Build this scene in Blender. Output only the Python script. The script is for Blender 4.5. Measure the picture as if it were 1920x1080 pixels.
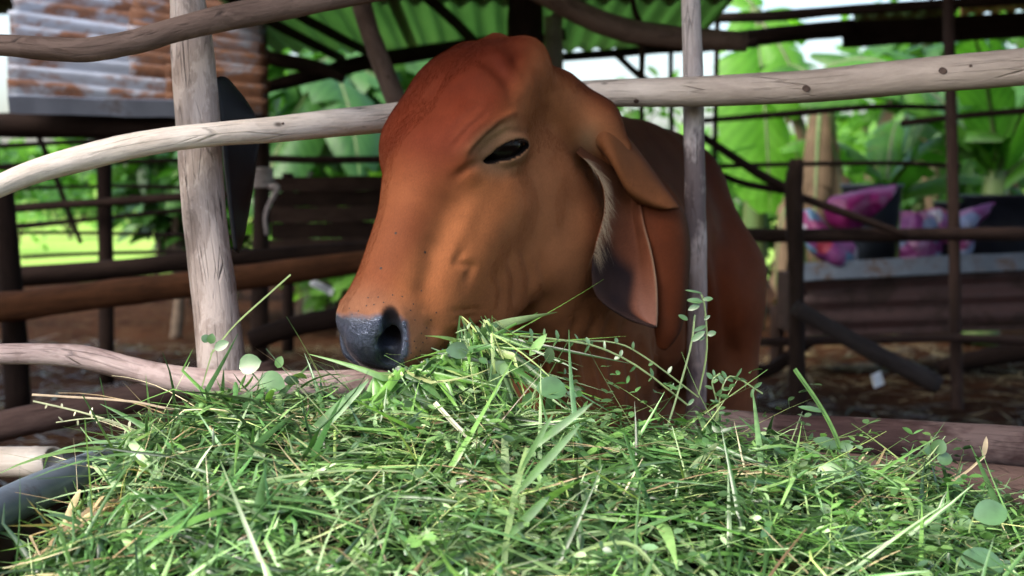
import bpy, bmesh, math, random
import numpy as np
from mathutils import Vector, Matrix, Quaternion

for _o in list(bpy.data.objects):
    bpy.data.objects.remove(_o)
scene = bpy.context.scene
COL = scene.collection

# ------------------------------------------------------------------ camera
CAM_Z = 0.85
PITCH = math.radians(4.0)
FOCAL_PX = 2667.0            # focal length in pixels of the 1920 wide photograph
cam_d = bpy.data.cameras.new('camera')
cam = bpy.data.objects.new('camera', cam_d)
COL.objects.link(cam)
cam.location = (0, 0, CAM_Z)
cam.rotation_euler = (math.pi / 2 - PITCH, 0, 0)
cam_d.sensor_width = 36.0
cam_d.lens = FOCAL_PX * 36.0 / 1920.0
cam_d.clip_start = 0.02
cam_d.clip_end = 3000
cam_d.dof.use_dof = True
cam_d.dof.focus_distance = 1.55
cam_d.dof.aperture_fstop = 6.3
scene.camera = cam

# ------------------------------------------------------------------ sky, sun, exposure
SUN_EL, SUN_AZ = math.radians(49), math.radians(233)   # azimuth clockwise from +Y
world = bpy.data.worlds.new('World')
scene.world = world
world.use_nodes = True
_n = world.node_tree.nodes
_n.clear()
_sky = _n.new('ShaderNodeTexSky')
_sky.sky_type = 'NISHITA'
_sky.sun_disc = False
_sky.sun_elevation = SUN_EL
_sky.sun_rotation = SUN_AZ
_sky.air_density = 1.0
_sky.dust_density = 4.0
_sky.ozone_density = 1.0
_bg = _n.new('ShaderNodeBackground')
_bg.inputs['Strength'].default_value = 0.125
_wo = _n.new('ShaderNodeOutputWorld')
world.node_tree.links.new(_sky.outputs[0], _bg.inputs[0])
world.node_tree.links.new(_bg.outputs[0], _wo.inputs[0])

sun_d = bpy.data.lights.new('sun', 'SUN')
sun_d.energy = 1.2
sun_d.angle = math.radians(40)
sun_d.color = (1.0, 0.96, 0.9)
sun = bpy.data.objects.new('sun', sun_d)
COL.objects.link(sun)
_to = Vector((math.sin(SUN_AZ) * math.cos(SUN_EL), math.cos(SUN_AZ) * math.cos(SUN_EL), math.sin(SUN_EL)))
sun.rotation_euler = _to.to_track_quat('Z', 'Y').to_euler()
sun.location = (-3, -3, 6)

scene.view_settings.view_transform = 'Standard'
scene.view_settings.look = 'None'
scene.view_settings.gamma = 1.0
scene.view_settings.use_curve_mapping = False
scene.view_settings.exposure = 1.93
scene.render.engine = 'CYCLES'
scene.cycles.use_denoising = True
scene.cycles.max_bounces = 8
scene.cycles.transparent_max_bounces = 8
scene.cycles.caustics_reflective = False
scene.cycles.caustics_refractive = False

# ------------------------------------------------------------------ helpers
def P(px, py, d):
    """a point of the place: d metres ahead of the camera, at a bearing read off the photograph"""
    x = (px - 960.0) / FOCAL_PX * d
    v = (540.0 - py) / FOCAL_PX * d
    c, s = math.cos(PITCH), math.sin(PITCH)
    return Vector((x, d * c + v * s, CAM_Z - d * s + v * c))

def tag(o, label=None, cat=None, group=None, kind=None):
    if label: o['label'] = label
    if cat: o['category'] = cat
    if group: o['group'] = group
    if kind: o['kind'] = kind
    return o

def mesh_obj(name, verts, faces, mats, parent=None, smooth=True, uvs=None):
    me = bpy.data.meshes.new(name)
    me.from_pydata([tuple(v) for v in verts], [], faces)
    me.update()
    if smooth:
        me.polygons.foreach_set('use_smooth', [True] * len(me.polygons))
    o = bpy.data.objects.new(name, me)
    for m in (mats if isinstance(mats, (list, tuple)) else [mats]):
        me.materials.append(m)
    COL.objects.link(o)
    if parent is not None:
        o.parent = parent
    return o

def empty(name, loc):
    o = bpy.data.objects.new(name, None)
    o.empty_display_size = 0.05
    COL.objects.link(o)
    o.location = loc
    return o

def parent_keep(o, p):
    """parent o (built in world coordinates) to an unrotated Empty at p"""
    o.parent = p
    o.location = o.location - p.location if p.type == 'EMPTY' else o.location
    return o

class NT:
    """small node-tree builder"""
    def __init__(self, name):
        self.m = bpy.data.materials.new(name)
        self.m.use_nodes = True
        self.t = self.m.node_tree
        self.t.nodes.clear()
        self.out = self.t.nodes.new('ShaderNodeOutputMaterial')
    def n(self, typ, ins=None, **kw):
        nd = self.t.nodes.new(typ)
        for k, v in kw.items():
            setattr(nd, k, v)
        for k, v in (ins or {}).items():
            self.set(nd.inputs[k], v)
        return nd
    def set(self, sock, v):
        if isinstance(v, bpy.types.NodeSocket):
            self.t.links.new(v, sock)
        elif isinstance(v, bpy.types.Node):
            self.t.links.new(v.outputs[0], sock)
        else:
            if sock.type == 'RGBA' and len(v) == 3:
                v = (*v, 1)
            sock.default_value = v
    def coord(self, kind='Object'):
        return self.n('ShaderNodeTexCoord').outputs[kind]
    def mapping(self, vec, scale=(1, 1, 1), rot=(0, 0, 0), loc=(0, 0, 0)):
        return self.n('ShaderNodeMapping', {'Vector': vec, 'Scale': scale, 'Rotation': rot, 'Location': loc}).outputs[0]
    def noise(self, vec, scale=5, detail=4, rough=0.55, dist=0.0, out='Fac'):
        nd = self.n('ShaderNodeTexNoise', {'Vector': vec, 'Scale': scale, 'Detail': detail, 'Roughness': rough, 'Distortion': dist})
        return nd.outputs[out]
    def voro(self, vec, scale=5, feature='F1', out='Distance', rnd=1.0):
        nd = self.n('ShaderNodeTexVoronoi', {'Vector': vec, 'Scale': scale, 'Randomness': rnd}, feature=feature)
        return nd.outputs[out]
    def ramp(self, fac, stops, interp='LINEAR'):
        nd = self.n('ShaderNodeValToRGB', {'Fac': fac})
        cr = nd.color_ramp
        cr.interpolation = interp
        while len(cr.elements) < len(stops):
            cr.elements.new(0.5)
        for e, (p, c) in zip(cr.elements, stops):
            e.position = p
            if isinstance(c, (int, float)):
                c = (c, c, c)
            e.color = (*c, 1) if len(c) == 3 else c
        return nd.outputs[0]
    def mix(self, fac, a, b, blend='MIX'):
        nd = self.n('ShaderNodeMix', data_type='RGBA', blend_type=blend)
        self.set(nd.inputs[0], fac); self.set(nd.inputs[6], a); self.set(nd.inputs[7], b)
        return nd.outputs[2]
    def math(self, op, a, b=0.0, clamp=False):
        nd = self.n('ShaderNodeMath', operation=op, use_clamp=clamp)
        self.set(nd.inputs[0], a); self.set(nd.inputs[1], b)
        return nd.outputs[0]
    def mapr(self, v, a, b, c=0.0, d=1.0):
        nd = self.n('ShaderNodeMapRange', {'Value': v, 'From Min': a, 'From Max': b, 'To Min': c, 'To Max': d})
        return nd.outputs[0]
    def bump(self, h, strength=0.3, dist=0.01, normal=None):
        ins = {'Height': h, 'Strength': strength, 'Distance': dist}
        if normal is not None: ins['Normal'] = normal
        return self.n('ShaderNodeBump', ins).outputs[0]
    def attr(self, name, out='Color'):
        return self.n('ShaderNodeAttribute', attribute_name=name).outputs[out]
    def pbsdf(self, color, rough=0.7, normal=None, spec=0.3, **kw):
        ins = {'Base Color': color, 'Roughness': rough, 'Specular IOR Level': spec}
        if normal is not None: ins['Normal'] = normal
        ins.update(kw)
        return self.n('ShaderNodeBsdfPrincipled', ins).outputs[0]
    def done(self, shader, disp=None):
        self.t.links.new(shader, self.out.inputs['Surface'])
        return self.m
# ================================================================== materials of the place
from mathutils import noise as mnoise
def rgbm(c, k): return tuple(v * k for v in c)

def wood_mat(name, light, dark, crack=.6, rough=.75, stain=None, knots=True, blotch=.5, spec=.2, grad=None, peel=.0):
    t = NT(name)
    g = t.attr('grain', 'Vector')          # (round the pole, along it, radius) in metres
    fine = t.noise(t.mapping(g, (380, 40, 1)), 1.0, 6, .65)
    mid = t.noise(t.mapping(g, (42, 9, 1)), 1.0, 7, .68, .3)
    big = t.noise(t.mapping(g, (16, 10, 1)), 1.0, 5, .6, .8)
    c = t.mix(t.ramp(mid, [(.3, 0), (.7, 1)]), dark, light)
    c = t.mix(t.math('MULTIPLY', t.ramp(big, [(.42, 0), (.62, 1)]), blotch), c, t.mix(.5, dark, light))
    c = t.mix(1, c, t.ramp(fine, [(.3, .82), (.64, 1.1)]), 'MULTIPLY')
    ck = t.voro(t.mapping(g, (95, 7, 1)), 1.0, 'DISTANCE_TO_EDGE')
    wob = t.noise(t.mapping(g, (40, 12, 1)), 1.0, 3)
    crk = t.math('MULTIPLY', t.ramp(ck, [(.0, 1), (.035, 0)]), t.ramp(wob, [(.48, 0), (.62, 1)]))
    c = t.mix(t.math('MULTIPLY', crk, crack), c, (.012, .009, .008))
    if peel:
        pn_ = t.noise(t.mapping(g, (26, 13, 1), loc=(7.7, 2.1, 0)), 1.0, 6, .62, .5)
        c = t.mix(t.math('MULTIPLY', t.ramp(pn_, [(.50, 0), (.55, 1)]), peel), c, rgbm(light, 1.25))
        c = t.mix(t.math('MULTIPLY', t.ramp(pn_, [(.36, 1), (.41, 0)]), peel), c, rgbm(dark, .6))
    if grad is not None:
        lz = t.n('ShaderNodeSeparateXYZ', {0: g}).outputs[2]
        lz = t.math('ADD', lz, t.math('MULTIPLY', t.math('SUBTRACT', big, .5), .35))
        c = t.mix(t.mapr(lz, grad[0], grad[1], 0, .85), c, t.mix(1, grad[2], t.ramp(mid, [(.3, .7), (.7, 1.3)]), 'MULTIPLY'))
    if knots:
        kv = t.voro(t.mapping(g, (16, 9, 1)), 1.0, 'F1')
        kn = t.ramp(kv, [(.03, 1), (.075, 0)])
        c = t.mix(t.math('MULTIPLY', kn, .8), c, (.03, .018, .012))
    if stain is not None:
        st = t.noise(t.mapping(g, (9, 5, 1), loc=(3.3, 1.7, 0)), 1.0, 5, .65)
        c = t.mix(t.ramp(st, [(.52, 0), (.60, .85)]), c, stain)
    b = t.bump(fine, .35, .0025)
    b = t.bump(mid, .4, .006, b)
    b = t.bump(t.math('SUBTRACT', 1, crk), .7, .004, b)
    return t.done(t.pbsdf(c, rough, b, spec))

M_PALE = wood_mat('peeled_pale_wood', (.80, .71, .62), (.60, .49, .39), .55, .6, blotch=.35, grad=(1.00, 1.35, (.36, .285, .235)), peel=.2)
M_POST = wood_mat('weathered_post_wood', (.46, .39, .35), (.23, .17, .14), 1.0, .7, peel=.55)
M_DARKRAIL = wood_mat('brown_bark_wood', (.155, .108, .088), (.075, .047, .037), .5, .75, peel=.35)
M_PINK = wood_mat('pinkish_grey_wood', (.42, .33, .305), (.25, .17, .155), .5, .62, stain=(.13, .085, .075), peel=.4)
M_CHAR = wood_mat('grey_wood_charred', (.54, .48, .46), (.38, .31, .28), .5, .6, stain=(.075, .052, .055), grad=(.26, .55, (.23, .145, .12)), peel=.3)
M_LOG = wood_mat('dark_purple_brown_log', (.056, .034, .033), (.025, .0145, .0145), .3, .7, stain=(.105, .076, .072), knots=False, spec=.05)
M_LOG2 = wood_mat('reddish_brown_log', (.125, .082, .070), (.060, .037, .032), .4, .75, spec=.05)
M_RUSTLOG = wood_mat('orange_brown_log', (.115, .048, .022), (.040, .018, .010), .6, .85, spec=.05)
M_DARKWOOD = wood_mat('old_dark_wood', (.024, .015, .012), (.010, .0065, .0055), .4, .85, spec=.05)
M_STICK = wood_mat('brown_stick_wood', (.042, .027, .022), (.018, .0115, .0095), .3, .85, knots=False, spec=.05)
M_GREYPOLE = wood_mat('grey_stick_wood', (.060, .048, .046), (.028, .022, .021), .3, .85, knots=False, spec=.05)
M_BACKRAIL = wood_mat('shaded_back_rail_wood', (.055, .034, .028), (.022, .014, .012), .4, .8, spec=.05)  # rail wood darkened to stand in for the shade at the back
M_LIGHTPOST = wood_mat('light_grey_post_wood', (.22, .20, .20), (.13, .11, .105), .4, .8)

def bamboo_mat():
    t = NT('dry_white_bamboo')
    g = t.attr('grain', 'Vector')
    fine = t.noise(t.mapping(g, (300, 12, 1)), 1.0, 5)
    big = t.noise(t.mapping(g, (18, 14, 1)), 1.0, 4)
    c = t.mix(t.ramp(big, [(.45, 0), (.7, 1)]), (.64, .57, .49), (.50, .42, .34))
    c = t.mix(1, c, t.ramp(fine, [(.3, .85), (.7, 1.08)]), 'MULTIPLY')
    return t.done(t.pbsdf(c, .42, t.bump(fine, .2, .002), .4))
M_BAMBOO = bamboo_mat()

def tin_mat(name, base, rust, amount=.5, metal=.35, rough=.45, scale=1.0, streak=(1, 1, 1)):
    t = NT(name)
    o = t.mapping(t.coord(), streak)
    n1 = t.noise(o, 3.2 * scale, 7, .65, .4)
    n2 = t.noise(o, 22 * scale, 5, .6)
    m = t.ramp(t.math('ADD', t.math('MULTIPLY', n1, .8), t.math('MULTIPLY', n2, .2)), [(.62 - .3 * amount, 0), (.72 - .3 * amount, 1)])
    rc = t.mix(t.ramp(n2, [(.3, 0), (.7, 1)]), rgbm(rust, .55), rgbm(rust, 1.3))
    bc = t.mix(t.ramp(t.noise(o, 7 * scale, 4), [(.3, 0), (.7, 1)]), rgbm(base, .8), rgbm(base, 1.15))
    c = t.mix(m, bc, rc)
    me_ = t.mapr(m, 0, 1, metal, 0)
    rg = t.mapr(m, 0, 1, rough, .9)
    return t.done(t.pbsdf(c, rg, t.bump(n2, .15, .004), .4, Metallic=me_))
M_TIN = tin_mat('zinc_sheet_with_rust', (.19, .215, .265), (.095, .040, .021), .56, .25, .5, 1.3, (1, 1, 2.2))
M_TINRUST = tin_mat('rusty_zinc_sheet', (.15, .165, .20), (.105, .045, .022), .80, .2, .55, 1.3, (1, 1, 2.2))
M_FLASH = tin_mat('blue_grey_flat_tin', (.20, .23, .30), (.05, .03, .02), .22, .3, .4)
M_TROUGHTIN = tin_mat('red_brown_tin', (.034, .013, .012), (.020, .0095, .008), .5, .05, .6, 2.0)
M_RIM = tin_mat('blue_grey_rim', (.11, .135, .17), (.07, .045, .035), .30, .35, .38, 3.0)
M_DULLTIN = tin_mat('dull_dark_tin', (.045, .032, .028), (.040, .020, .014), .5, .05, .7, 2.0)
M_ORANGETIN = tin_mat('orange_tin', (.55, .24, .14), (.30, .12, .06), .3, .1, .6, 2.0)

def green_roof_mat():
    t = NT('green_translucent_sheet')
    o = t.coord()
    n = t.noise(t.mapping(o, (3, .5, 1)), 2.0, 5, .6)
    c = t.mix(t.ramp(n, [(.3, 0), (.7, 1)]), (.110, .225, .080), (.170, .315, .115))
    d = t.n('ShaderNodeBsdfPrincipled', {'Base Color': c, 'Roughness': .45}).outputs[0]
    tr = t.n('ShaderNodeBsdfTranslucent', {'Color': t.mix(1, c, (1.5, 1.35, 1.6), 'MULTIPLY')}).outputs[0]
    return t.done(t.n('ShaderNodeMixShader', {0: .55, 1: d, 2: tr}).outputs[0])
M_GREENROOF = green_roof_mat()

def leaf_mat(name, a, b, trans=.45, rough=.42, vein=True, spec=.35):
    t = NT(name)
    u = t.n('ShaderNodeUVMap').outputs[0]
    rnd = t.n('ShaderNodeObjectInfo').outputs['Random']
    n = t.noise(t.coord(), 6, 4)
    c = t.mix(t.ramp(t.math('ADD', t.math('MULTIPLY', n, .7), t.math('MULTIPLY', rnd, .3)), [(.3, 0), (.65, 1)]), a, b)
    if vein:
        sx = t.n('ShaderNodeSeparateXYZ', {0: u})
        v = t.math('ADD', t.math('MULTIPLY', sx.outputs[0], 90), t.math('MULTIPLY', t.math('ABSOLUTE', t.math('SUBTRACT', sx.outputs[1], .5)), -36))
        w = t.math('SINE', v)
        c = t.mix(t.mapr(w, -1, 1, 0, .22), c, rgbm(b, 1.45))
        mid = t.math('LESS_THAN', t.math('ABSOLUTE', t.math('SUBTRACT', sx.outputs[1], .5)), .025)
        c = t.mix(t.math('MULTIPLY', mid, .7), c, (.30, .42, .14))
    d = t.pbsdf(c, rough, None, spec)
    tr = t.n('ShaderNodeBsdfTranslucent', {'Color': t.mix(1, c, (1.7, 1.9, .8), 'MULTIPLY')}).outputs[0]
    return t.done(t.n('ShaderNodeMixShader', {0: trans, 1: d, 2: tr}).outputs[0])
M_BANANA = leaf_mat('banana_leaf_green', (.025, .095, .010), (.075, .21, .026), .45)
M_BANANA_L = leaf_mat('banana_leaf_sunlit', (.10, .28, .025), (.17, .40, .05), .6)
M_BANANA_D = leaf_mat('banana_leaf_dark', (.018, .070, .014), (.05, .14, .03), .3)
M_BUSH = leaf_mat('bush_leaf_green', (.013, .052, .007), (.055, .16, .022), .35, vein=False)
M_BUSH_L = leaf_mat('bush_leaf_light', (.05, .15, .02), (.14, .31, .05), .42, vein=False)
M_DRYLEAF = leaf_mat('dry_banana_leaf', (.060, .040, .024), (.13, .092, .058), .15, .8, vein=True, spec=.1)

def stem_mat():
    t = NT('banana_stem')
    o = t.coord()
    n = t.noise(t.mapping(o, (9, 9, 1.3)), 1.5, 5, .6)
    c = t.ramp(n, [(.3, (.045, .10, .022)), (.5, (.09, .135, .045)), (.68, (.075, .055, .035))])
    return t.done(t.pbsdf(c, .5, t.bump(n, .3, .01), .3))
M_STEM = stem_mat()

def ground_mat():
    t = NT('trampled_earth_and_field')
    o = t.coord()
    n1 = t.noise(o, 1.6, 7, .65, .4); n2 = t.noise(o, 14, 6, .65); n3 = t.noise(o, 70, 4, .6)
    dirt = t.mix(t.ramp(n1, [(.3, 0), (.7, 1)]), (.013, .0050, .0026), (.042, .0175, .0080))
    dirt = t.mix(t.math('MULTIPLY', t.ramp(n2, [(.5, 0), (.72, 1)]), .7), dirt, (.085, .060, .032))
    dirt = t.mix(1, dirt, t.ramp(n3, [(.3, .6), (.7, 1.25)]), 'MULTIPLY')
    gr = t.mix(t.ramp(n2, [(.3, 0), (.7, 1)]), (.16, .32, .05), (.30, .46, .10))
    gr = t.mix(t.ramp(t.noise(o, .25, 3), [(.4, 0), (.6, .6)]), gr, (.36, .48, .12))
    sx = t.n('ShaderNodeSeparateXYZ', {0: o})
    yy = t.math('ADD', sx.outputs[1], t.math('MULTIPLY', n1, 1.4))
    c = t.mix(t.mapr(yy, 13.6, 15.5), dirt, gr)
    b = t.bump(n2, .6, .03); b = t.bump(n3, .5, .01, b)
    return t.done(t.pbsdf(c, .95, b, .02))

def plain(name, c, rough=.6, spec=.3, scale=20, var=.25, **kw):
    t = NT(name)
    n = t.noise(t.coord(), scale, 5)
    cc = t.mix(1, c, t.ramp(n, [(.3, 1 - var), (.7, 1 + var)]), 'MULTIPLY')
    return t.done(t.pbsdf(cc, rough, t.bump(n, .15, .004), spec, **kw))
M_RUBBER = plain('black_rubber_sheet', (.016, .016, .018), .55, .4)
M_TUB = plain('slate_grey_plastic', (.018, .023, .032), .5)
M_TUBNAVY = plain('dark_navy_plastic', (.007, .009, .016), .5)
M_WHITE = plain('white_plastic', (.72, .74, .78), .5, var=.1)
M_ROPE = plain('pale_rope', (.38, .33, .32), .9, .1, 60)

def bag_mat(name, cols, scale):
    t = NT(name)
    o = t.coord()
    v = t.voro(t.mapping(o, (1, 1, 1)), scale, 'F1', 'Color')
    s = t.n('ShaderNodeSeparateColor', {0: v}).outputs[0]
    st = [(i / len(cols), c) for i, c in enumerate(cols)]
    c = t.ramp(s, st, 'CONSTANT')
    n = t.noise(o, 18, 4)
    return t.done(t.pbsdf(c, .4, t.bump(n, .5, .02), .4))
M_BAGMAG = bag_mat('magenta_sack', [(.13, .005, .068), (.17, .008, .09), (.11, .004, .055)], 3)
M_BAGFLOWER = bag_mat('flowered_sack', [(.20, .035, .12), (.28, .27, .31), (.08, .17, .27), (.22, .02, .04), (.16, .035, .14), (.29, .18, .26), (.11, .02, .10)], 15)
M_BAGPINK = bag_mat('pink_purple_sack', [(.16, .035, .12), (.11, .02, .105), (.20, .085, .17), (.10, .13, .22), (.13, .025, .11)], 11)

# ================================================================== shape helpers
def resample(pts, n):
    p = np.array(pts, float); k = len(p)
    if k == 2:
        return np.array([p[0] + (p[1] - p[0]) * t for t in np.linspace(0, 1, n)])
    e = np.vstack([2 * p[0] - p[1], p, 2 * p[-1] - p[-2]]); out = []
    for t in np.linspace(0, k - 1, n):
        i = min(int(t), k - 2); w = t - i; a, b, c, d = e[i:i + 4]
        out.append(.5 * (2 * b + (c - a) * w + (2 * a - 5 * b + 4 * c - d) * w * w + (3 * b - 3 * c + d - a) * w ** 3))
    return np.array(out)

def tube_geo(pr, nseg, nring, seed=0, bumpy=.06, cap=True, knots=()):
    """pr: (x, y, z, radius) rows -> verts, faces, grain coordinates"""
    c = resample(pr, nseg); pos, rad = c[:, :3], np.abs(c[:, 3])
    tan = np.gradient(pos, axis=0); tan /= np.linalg.norm(tan, axis=1, keepdims=True) + 1e-12
    ref = np.array((0, 0, 1.)) if abs(tan[0][2]) < .8 else np.array((1., 0, 0))
    V, G = [], []; L = 0
    for i in range(nseg):
        if i: L += np.linalg.norm(pos[i] - pos[i - 1])
        ref = ref - tan[i] * ref.dot(tan[i]); ref /= np.linalg.norm(ref)
        b = np.cross(tan[i], ref)
        for j in range(nring):
            a = 2 * math.pi * j / nring
            d = ref * math.cos(a) + b * math.sin(a)
            k = 1 + bumpy * mnoise.noise(Vector((math.cos(a) * 1.3 + seed * 7.1, math.sin(a) * 1.3, L / (rad[i] * 3 + 1e-6)))) \
                  + bumpy * .5 * mnoise.noise(Vector((math.cos(a) * 3 + seed * 3.3, math.sin(a) * 3, L / (rad[i] * 1.1 + 1e-6))))
            for (kl, ka, ks) in knots:
                dd = ((L - kl) / (rad[i] * .9)) ** 2 + (min(abs(a - ka), 2 * math.pi - abs(a - ka)) / .5) ** 2
                k += ks * math.exp(-dd)
            V.append(pos[i] + d * rad[i] * k)
            G.append(((a - math.pi) * rad[i] + seed * 1.37, L + seed * .73, L))
    F = []
    for i in range(nseg - 1):
        for j in range(nring):
            j2 = (j + 1) % nring
            F.append((i * nring + j, i * nring + j2, (i + 1) * nring + j2, (i + 1) * nring + j))
    if cap:
        for i, rev in ((0, True), (nseg - 1, False)):
            V.append(pos[i]); G.append((seed, 0, 0)); ci = len(V) - 1
            for j in range(nring):
                j2 = (j + 1) % nring
                f = (i * nring + j, i * nring + j2, ci)
                F.append(f[::-1] if rev else f)
    return V, F, G

def set_grain(o, G):
    a = o.data.attributes.new('grain', 'FLOAT_VECTOR', 'POINT')
    a.data.foreach_set('vector', np.array(G, np.float32).ravel())

def pr_px(pts):
    return [(*P(x, y, d), w / 2 / FOCAL_PX * d) for x, y, d, w in pts]

_seed = [0]
def pole(name, pr, mat, label=None, cat=None, group=None, nseg=24, nring=12, bumpy=.07, knots=(), parent=None):
    _seed[0] += 1
    pos = np.array(pr)[:, :3]
    V, F, G = tube_geo(pr, nseg, nring, _seed[0], bumpy, True, knots)
    base = Vector(pos[0]) if parent is None else parent.location
    o = mesh_obj(name, [Vector(v) - Vector(base) for v in V], F, mat)
    set_grain(o, G)
    if parent is None:
        o.location = base
        tag(o, label, cat, group)
    else:
        o.parent = parent
    return o

def box_geo(c, ux, uy, uz, bev=0.0):
    """box spanned by half-vectors"""
    c, ux, uy, uz = map(Vector, (c, ux, uy, uz))
    V = [c + ux * a + uy * b + uz * d for a in (-1, 1) for b in (-1, 1) for d in (-1, 1)]
    F = [(0, 1, 3, 2), (4, 6, 7, 5), (0, 4, 5, 1), (2, 3, 7, 6), (0, 2, 6, 4), (1, 5, 7, 3)]
    return V, F

def bevelled(o, w=.004, seg=2):
    bm = bmesh.new(); bm.from_mesh(o.data)
    bmesh.ops.bevel(bm, geom=list(bm.edges), offset=w, segments=seg, affect='EDGES', profile=.6)
    bmesh.ops.recalc_face_normals(bm, faces=bm.faces)
    bm.to_mesh(o.data); bm.free()
    return o

def board(name, a, b, up, h, th, mat, parent=None, label=None, cat=None, group=None, seed=0, warp=.006):
    """a plank from a to b, height h along up, with slightly wavering edges"""
    _seed[0] += 1; sd = _seed[0]
    a, b, up = Vector(a), Vector(b), Vector(up).normalized()
    ax = (b - a); L = ax.length; ax.normalize()
    n = ax.cross(up).normalized(); up = n.cross(ax).normalized()
    N = 14; V, F, G = [], [], []
    for i in range(N):
        t = i / (N - 1)
        w = [mnoise.noise(Vector((t * 5 + sd * 3.7, k * 2.1, 0))) * warp for k in range(3)]
        for k, (s1, s2) in enumerate(((-1, -1), (1, -1), (1, 1), (-1, 1))):
            e = w[0] if s1 < 0 else w[1]
            V.append(a + ax * L * t + up * (s1 * h / 2 + e) + n * (s2 * th / 2 + w[2]))
            G.append((s1 * h / 2 + sd * .9, L * t + sd * .61, 0))
    for i in range(N - 1):
        for k in range(4):
            k2 = (k + 1) % 4
            F.append((i * 4 + k, i * 4 + k2, (i + 1) * 4 + k2, (i + 1) * 4 + k))
    F.append((3, 2, 1, 0)); F.append(tuple((N - 1) * 4 + k for k in range(4)))
    base = a if parent is None else parent.location
    o = mesh_obj(name, [v - base for v in V], F, mat, smooth=False)
    bm = bmesh.new(); bm.from_mesh(o.data); bmesh.ops.recalc_face_normals(bm, faces=bm.faces); bm.to_mesh(o.data); bm.free()
    set_grain(o, G)
    if parent is None:
        o.location = base; tag(o, label, cat, group)
    else:
        o.parent = parent
    return o

def corrugated(name, o0, uw, vl, W, L, pitch, amp, mat, parent=None, sag=.01, nl=10, jag=0.0, th=.002):
    """sheet from corner o0: ripples across uw (width W), ribs along vl (length L)"""
    _seed[0] += 1; sd = _seed[0]
    o0, uw, vl = Vector(o0), Vector(uw).normalized(), Vector(vl).normalized()
    n = uw.cross(vl).normalized()
    nu = max(4, int(W / pitch * 8)); V, F = [], []
    for layer in (0, 1):
        for i in range(nl + 1):
            for j in range(nu + 1):
                s, t = j / nu * W, i / nl * L
                h = amp * math.sin(2 * math.pi * s / pitch) + sag * mnoise.noise(Vector((s * 1.5 + sd * 5, t * 1.5, 0)))
                e = jag * mnoise.noise(Vector((s * 6 + sd * 2, i, 3))) if i in (0, nl) else 0
                V.append(o0 + uw * s + vl * (t + e) + n * (h - layer * th))
    K = (nl + 1) * (nu + 1)
    for i in range(nl):
        for j in range(nu):
            q = (i * (nu + 1) + j, i * (nu + 1) + j + 1, (i + 1) * (nu + 1) + j + 1, (i + 1) * (nu + 1) + j)
            F.append(q); F.append(tuple(K + v for v in q[::-1]))
    per = [j for j in range(nu + 1)] + [i * (nu + 1) + nu for i in range(1, nl + 1)] + [nl * (nu + 1) + j for j in range(nu - 1, -1, -1)] + [i * (nu + 1) for i in range(nl - 1, 0, -1)]
    for a, b in zip(per, per[1:] + per[:1]):
        F.append((b, a, K + a, K + b))
    base = o0 if parent is None else parent.location
    o = mesh_obj(name, [v - base for v in V], F, mat)
    o.location = base if parent is None else (0, 0, 0)
    if parent is not None: o.parent = parent
    return o

# ================================================================== the ground
def build_ground():
    xs = np.concatenate([np.linspace(-1200, -12, 12), np.linspace(-10, 10, 81), np.linspace(12, 1200, 12)])
    ys = np.concatenate([np.linspace(-40, 0, 5), np.linspace(.25, 16, 64), np.array([20, 26, 34, 45, 60, 90, 150, 300, 700, 1500, 2400])])
    V, F = [], []
    for y in ys:
        for x in xs:
            amp = .045 if abs(x) < 10 and 0 < y < 16 else .0
            z = amp * mnoise.fractal(Vector((x * .9, y * .9, 0)), 1, 2, 4)
            V.append((x, y, z))
    nx = len(xs)
    for i in range(len(ys) - 1):
        for j in range(nx - 1):
            F.append((i * nx + j, i * nx + j + 1, (i + 1) * nx + j + 1, (i + 1) * nx + j))
    o = mesh_obj('ground', V, F, ground_mat())
    tag(o, 'trampled brown earth floor of the pen running out to a green field', kind='structure')
build_ground()

# ================================================================== front fence
fence_group = 'poles of the front fence'
pole('fence_post', pr_px([(346, -70, 1.87, 66), (352, 0, 1.87, 66), (361, 97, 1.87, 78), (372, 250, 1.87, 82), (384, 420, 1.87, 82), (402, 560, 1.87, 84), (415, 690, 1.87, 90), (432, 900, 1.87, 94), (446, 1080, 1.87, 96), (462, 1330, 1.87, 100), (472, 1500, 1.87, 100)]),
     M_POST, 'thick weathered grey brown post with long cracks, left of the cow', 'post', fence_group, 90, 28, .07, ((.52, 4.2, .05), (.9, 1.2, .06)))
pole('fence_rail', pr_px([(-460, 98, 1.71, 38), (-260, 92, 1.725, 40), (-120, 84, 1.735, 40), (0, 84, 1.74, 40), (80, 90, 1.745, 44), (165, 93, 1.75, 46), (250, 79, 1.76, 46), (330, 56, 1.77, 46), (420, 34, 1.78, 50), (500, 18, 1.79, 52), (600, -2, 1.80, 50), (760, -32, 1.82, 48)]),
     M_DARKRAIL, 'dark brown crooked rail crossing the top of the thick left post', 'rail', fence_group, 90, 24, .07, ((.15, 4.5, .12), (.36, 4.7, .1), (.47, 4.4, .1)))
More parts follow.
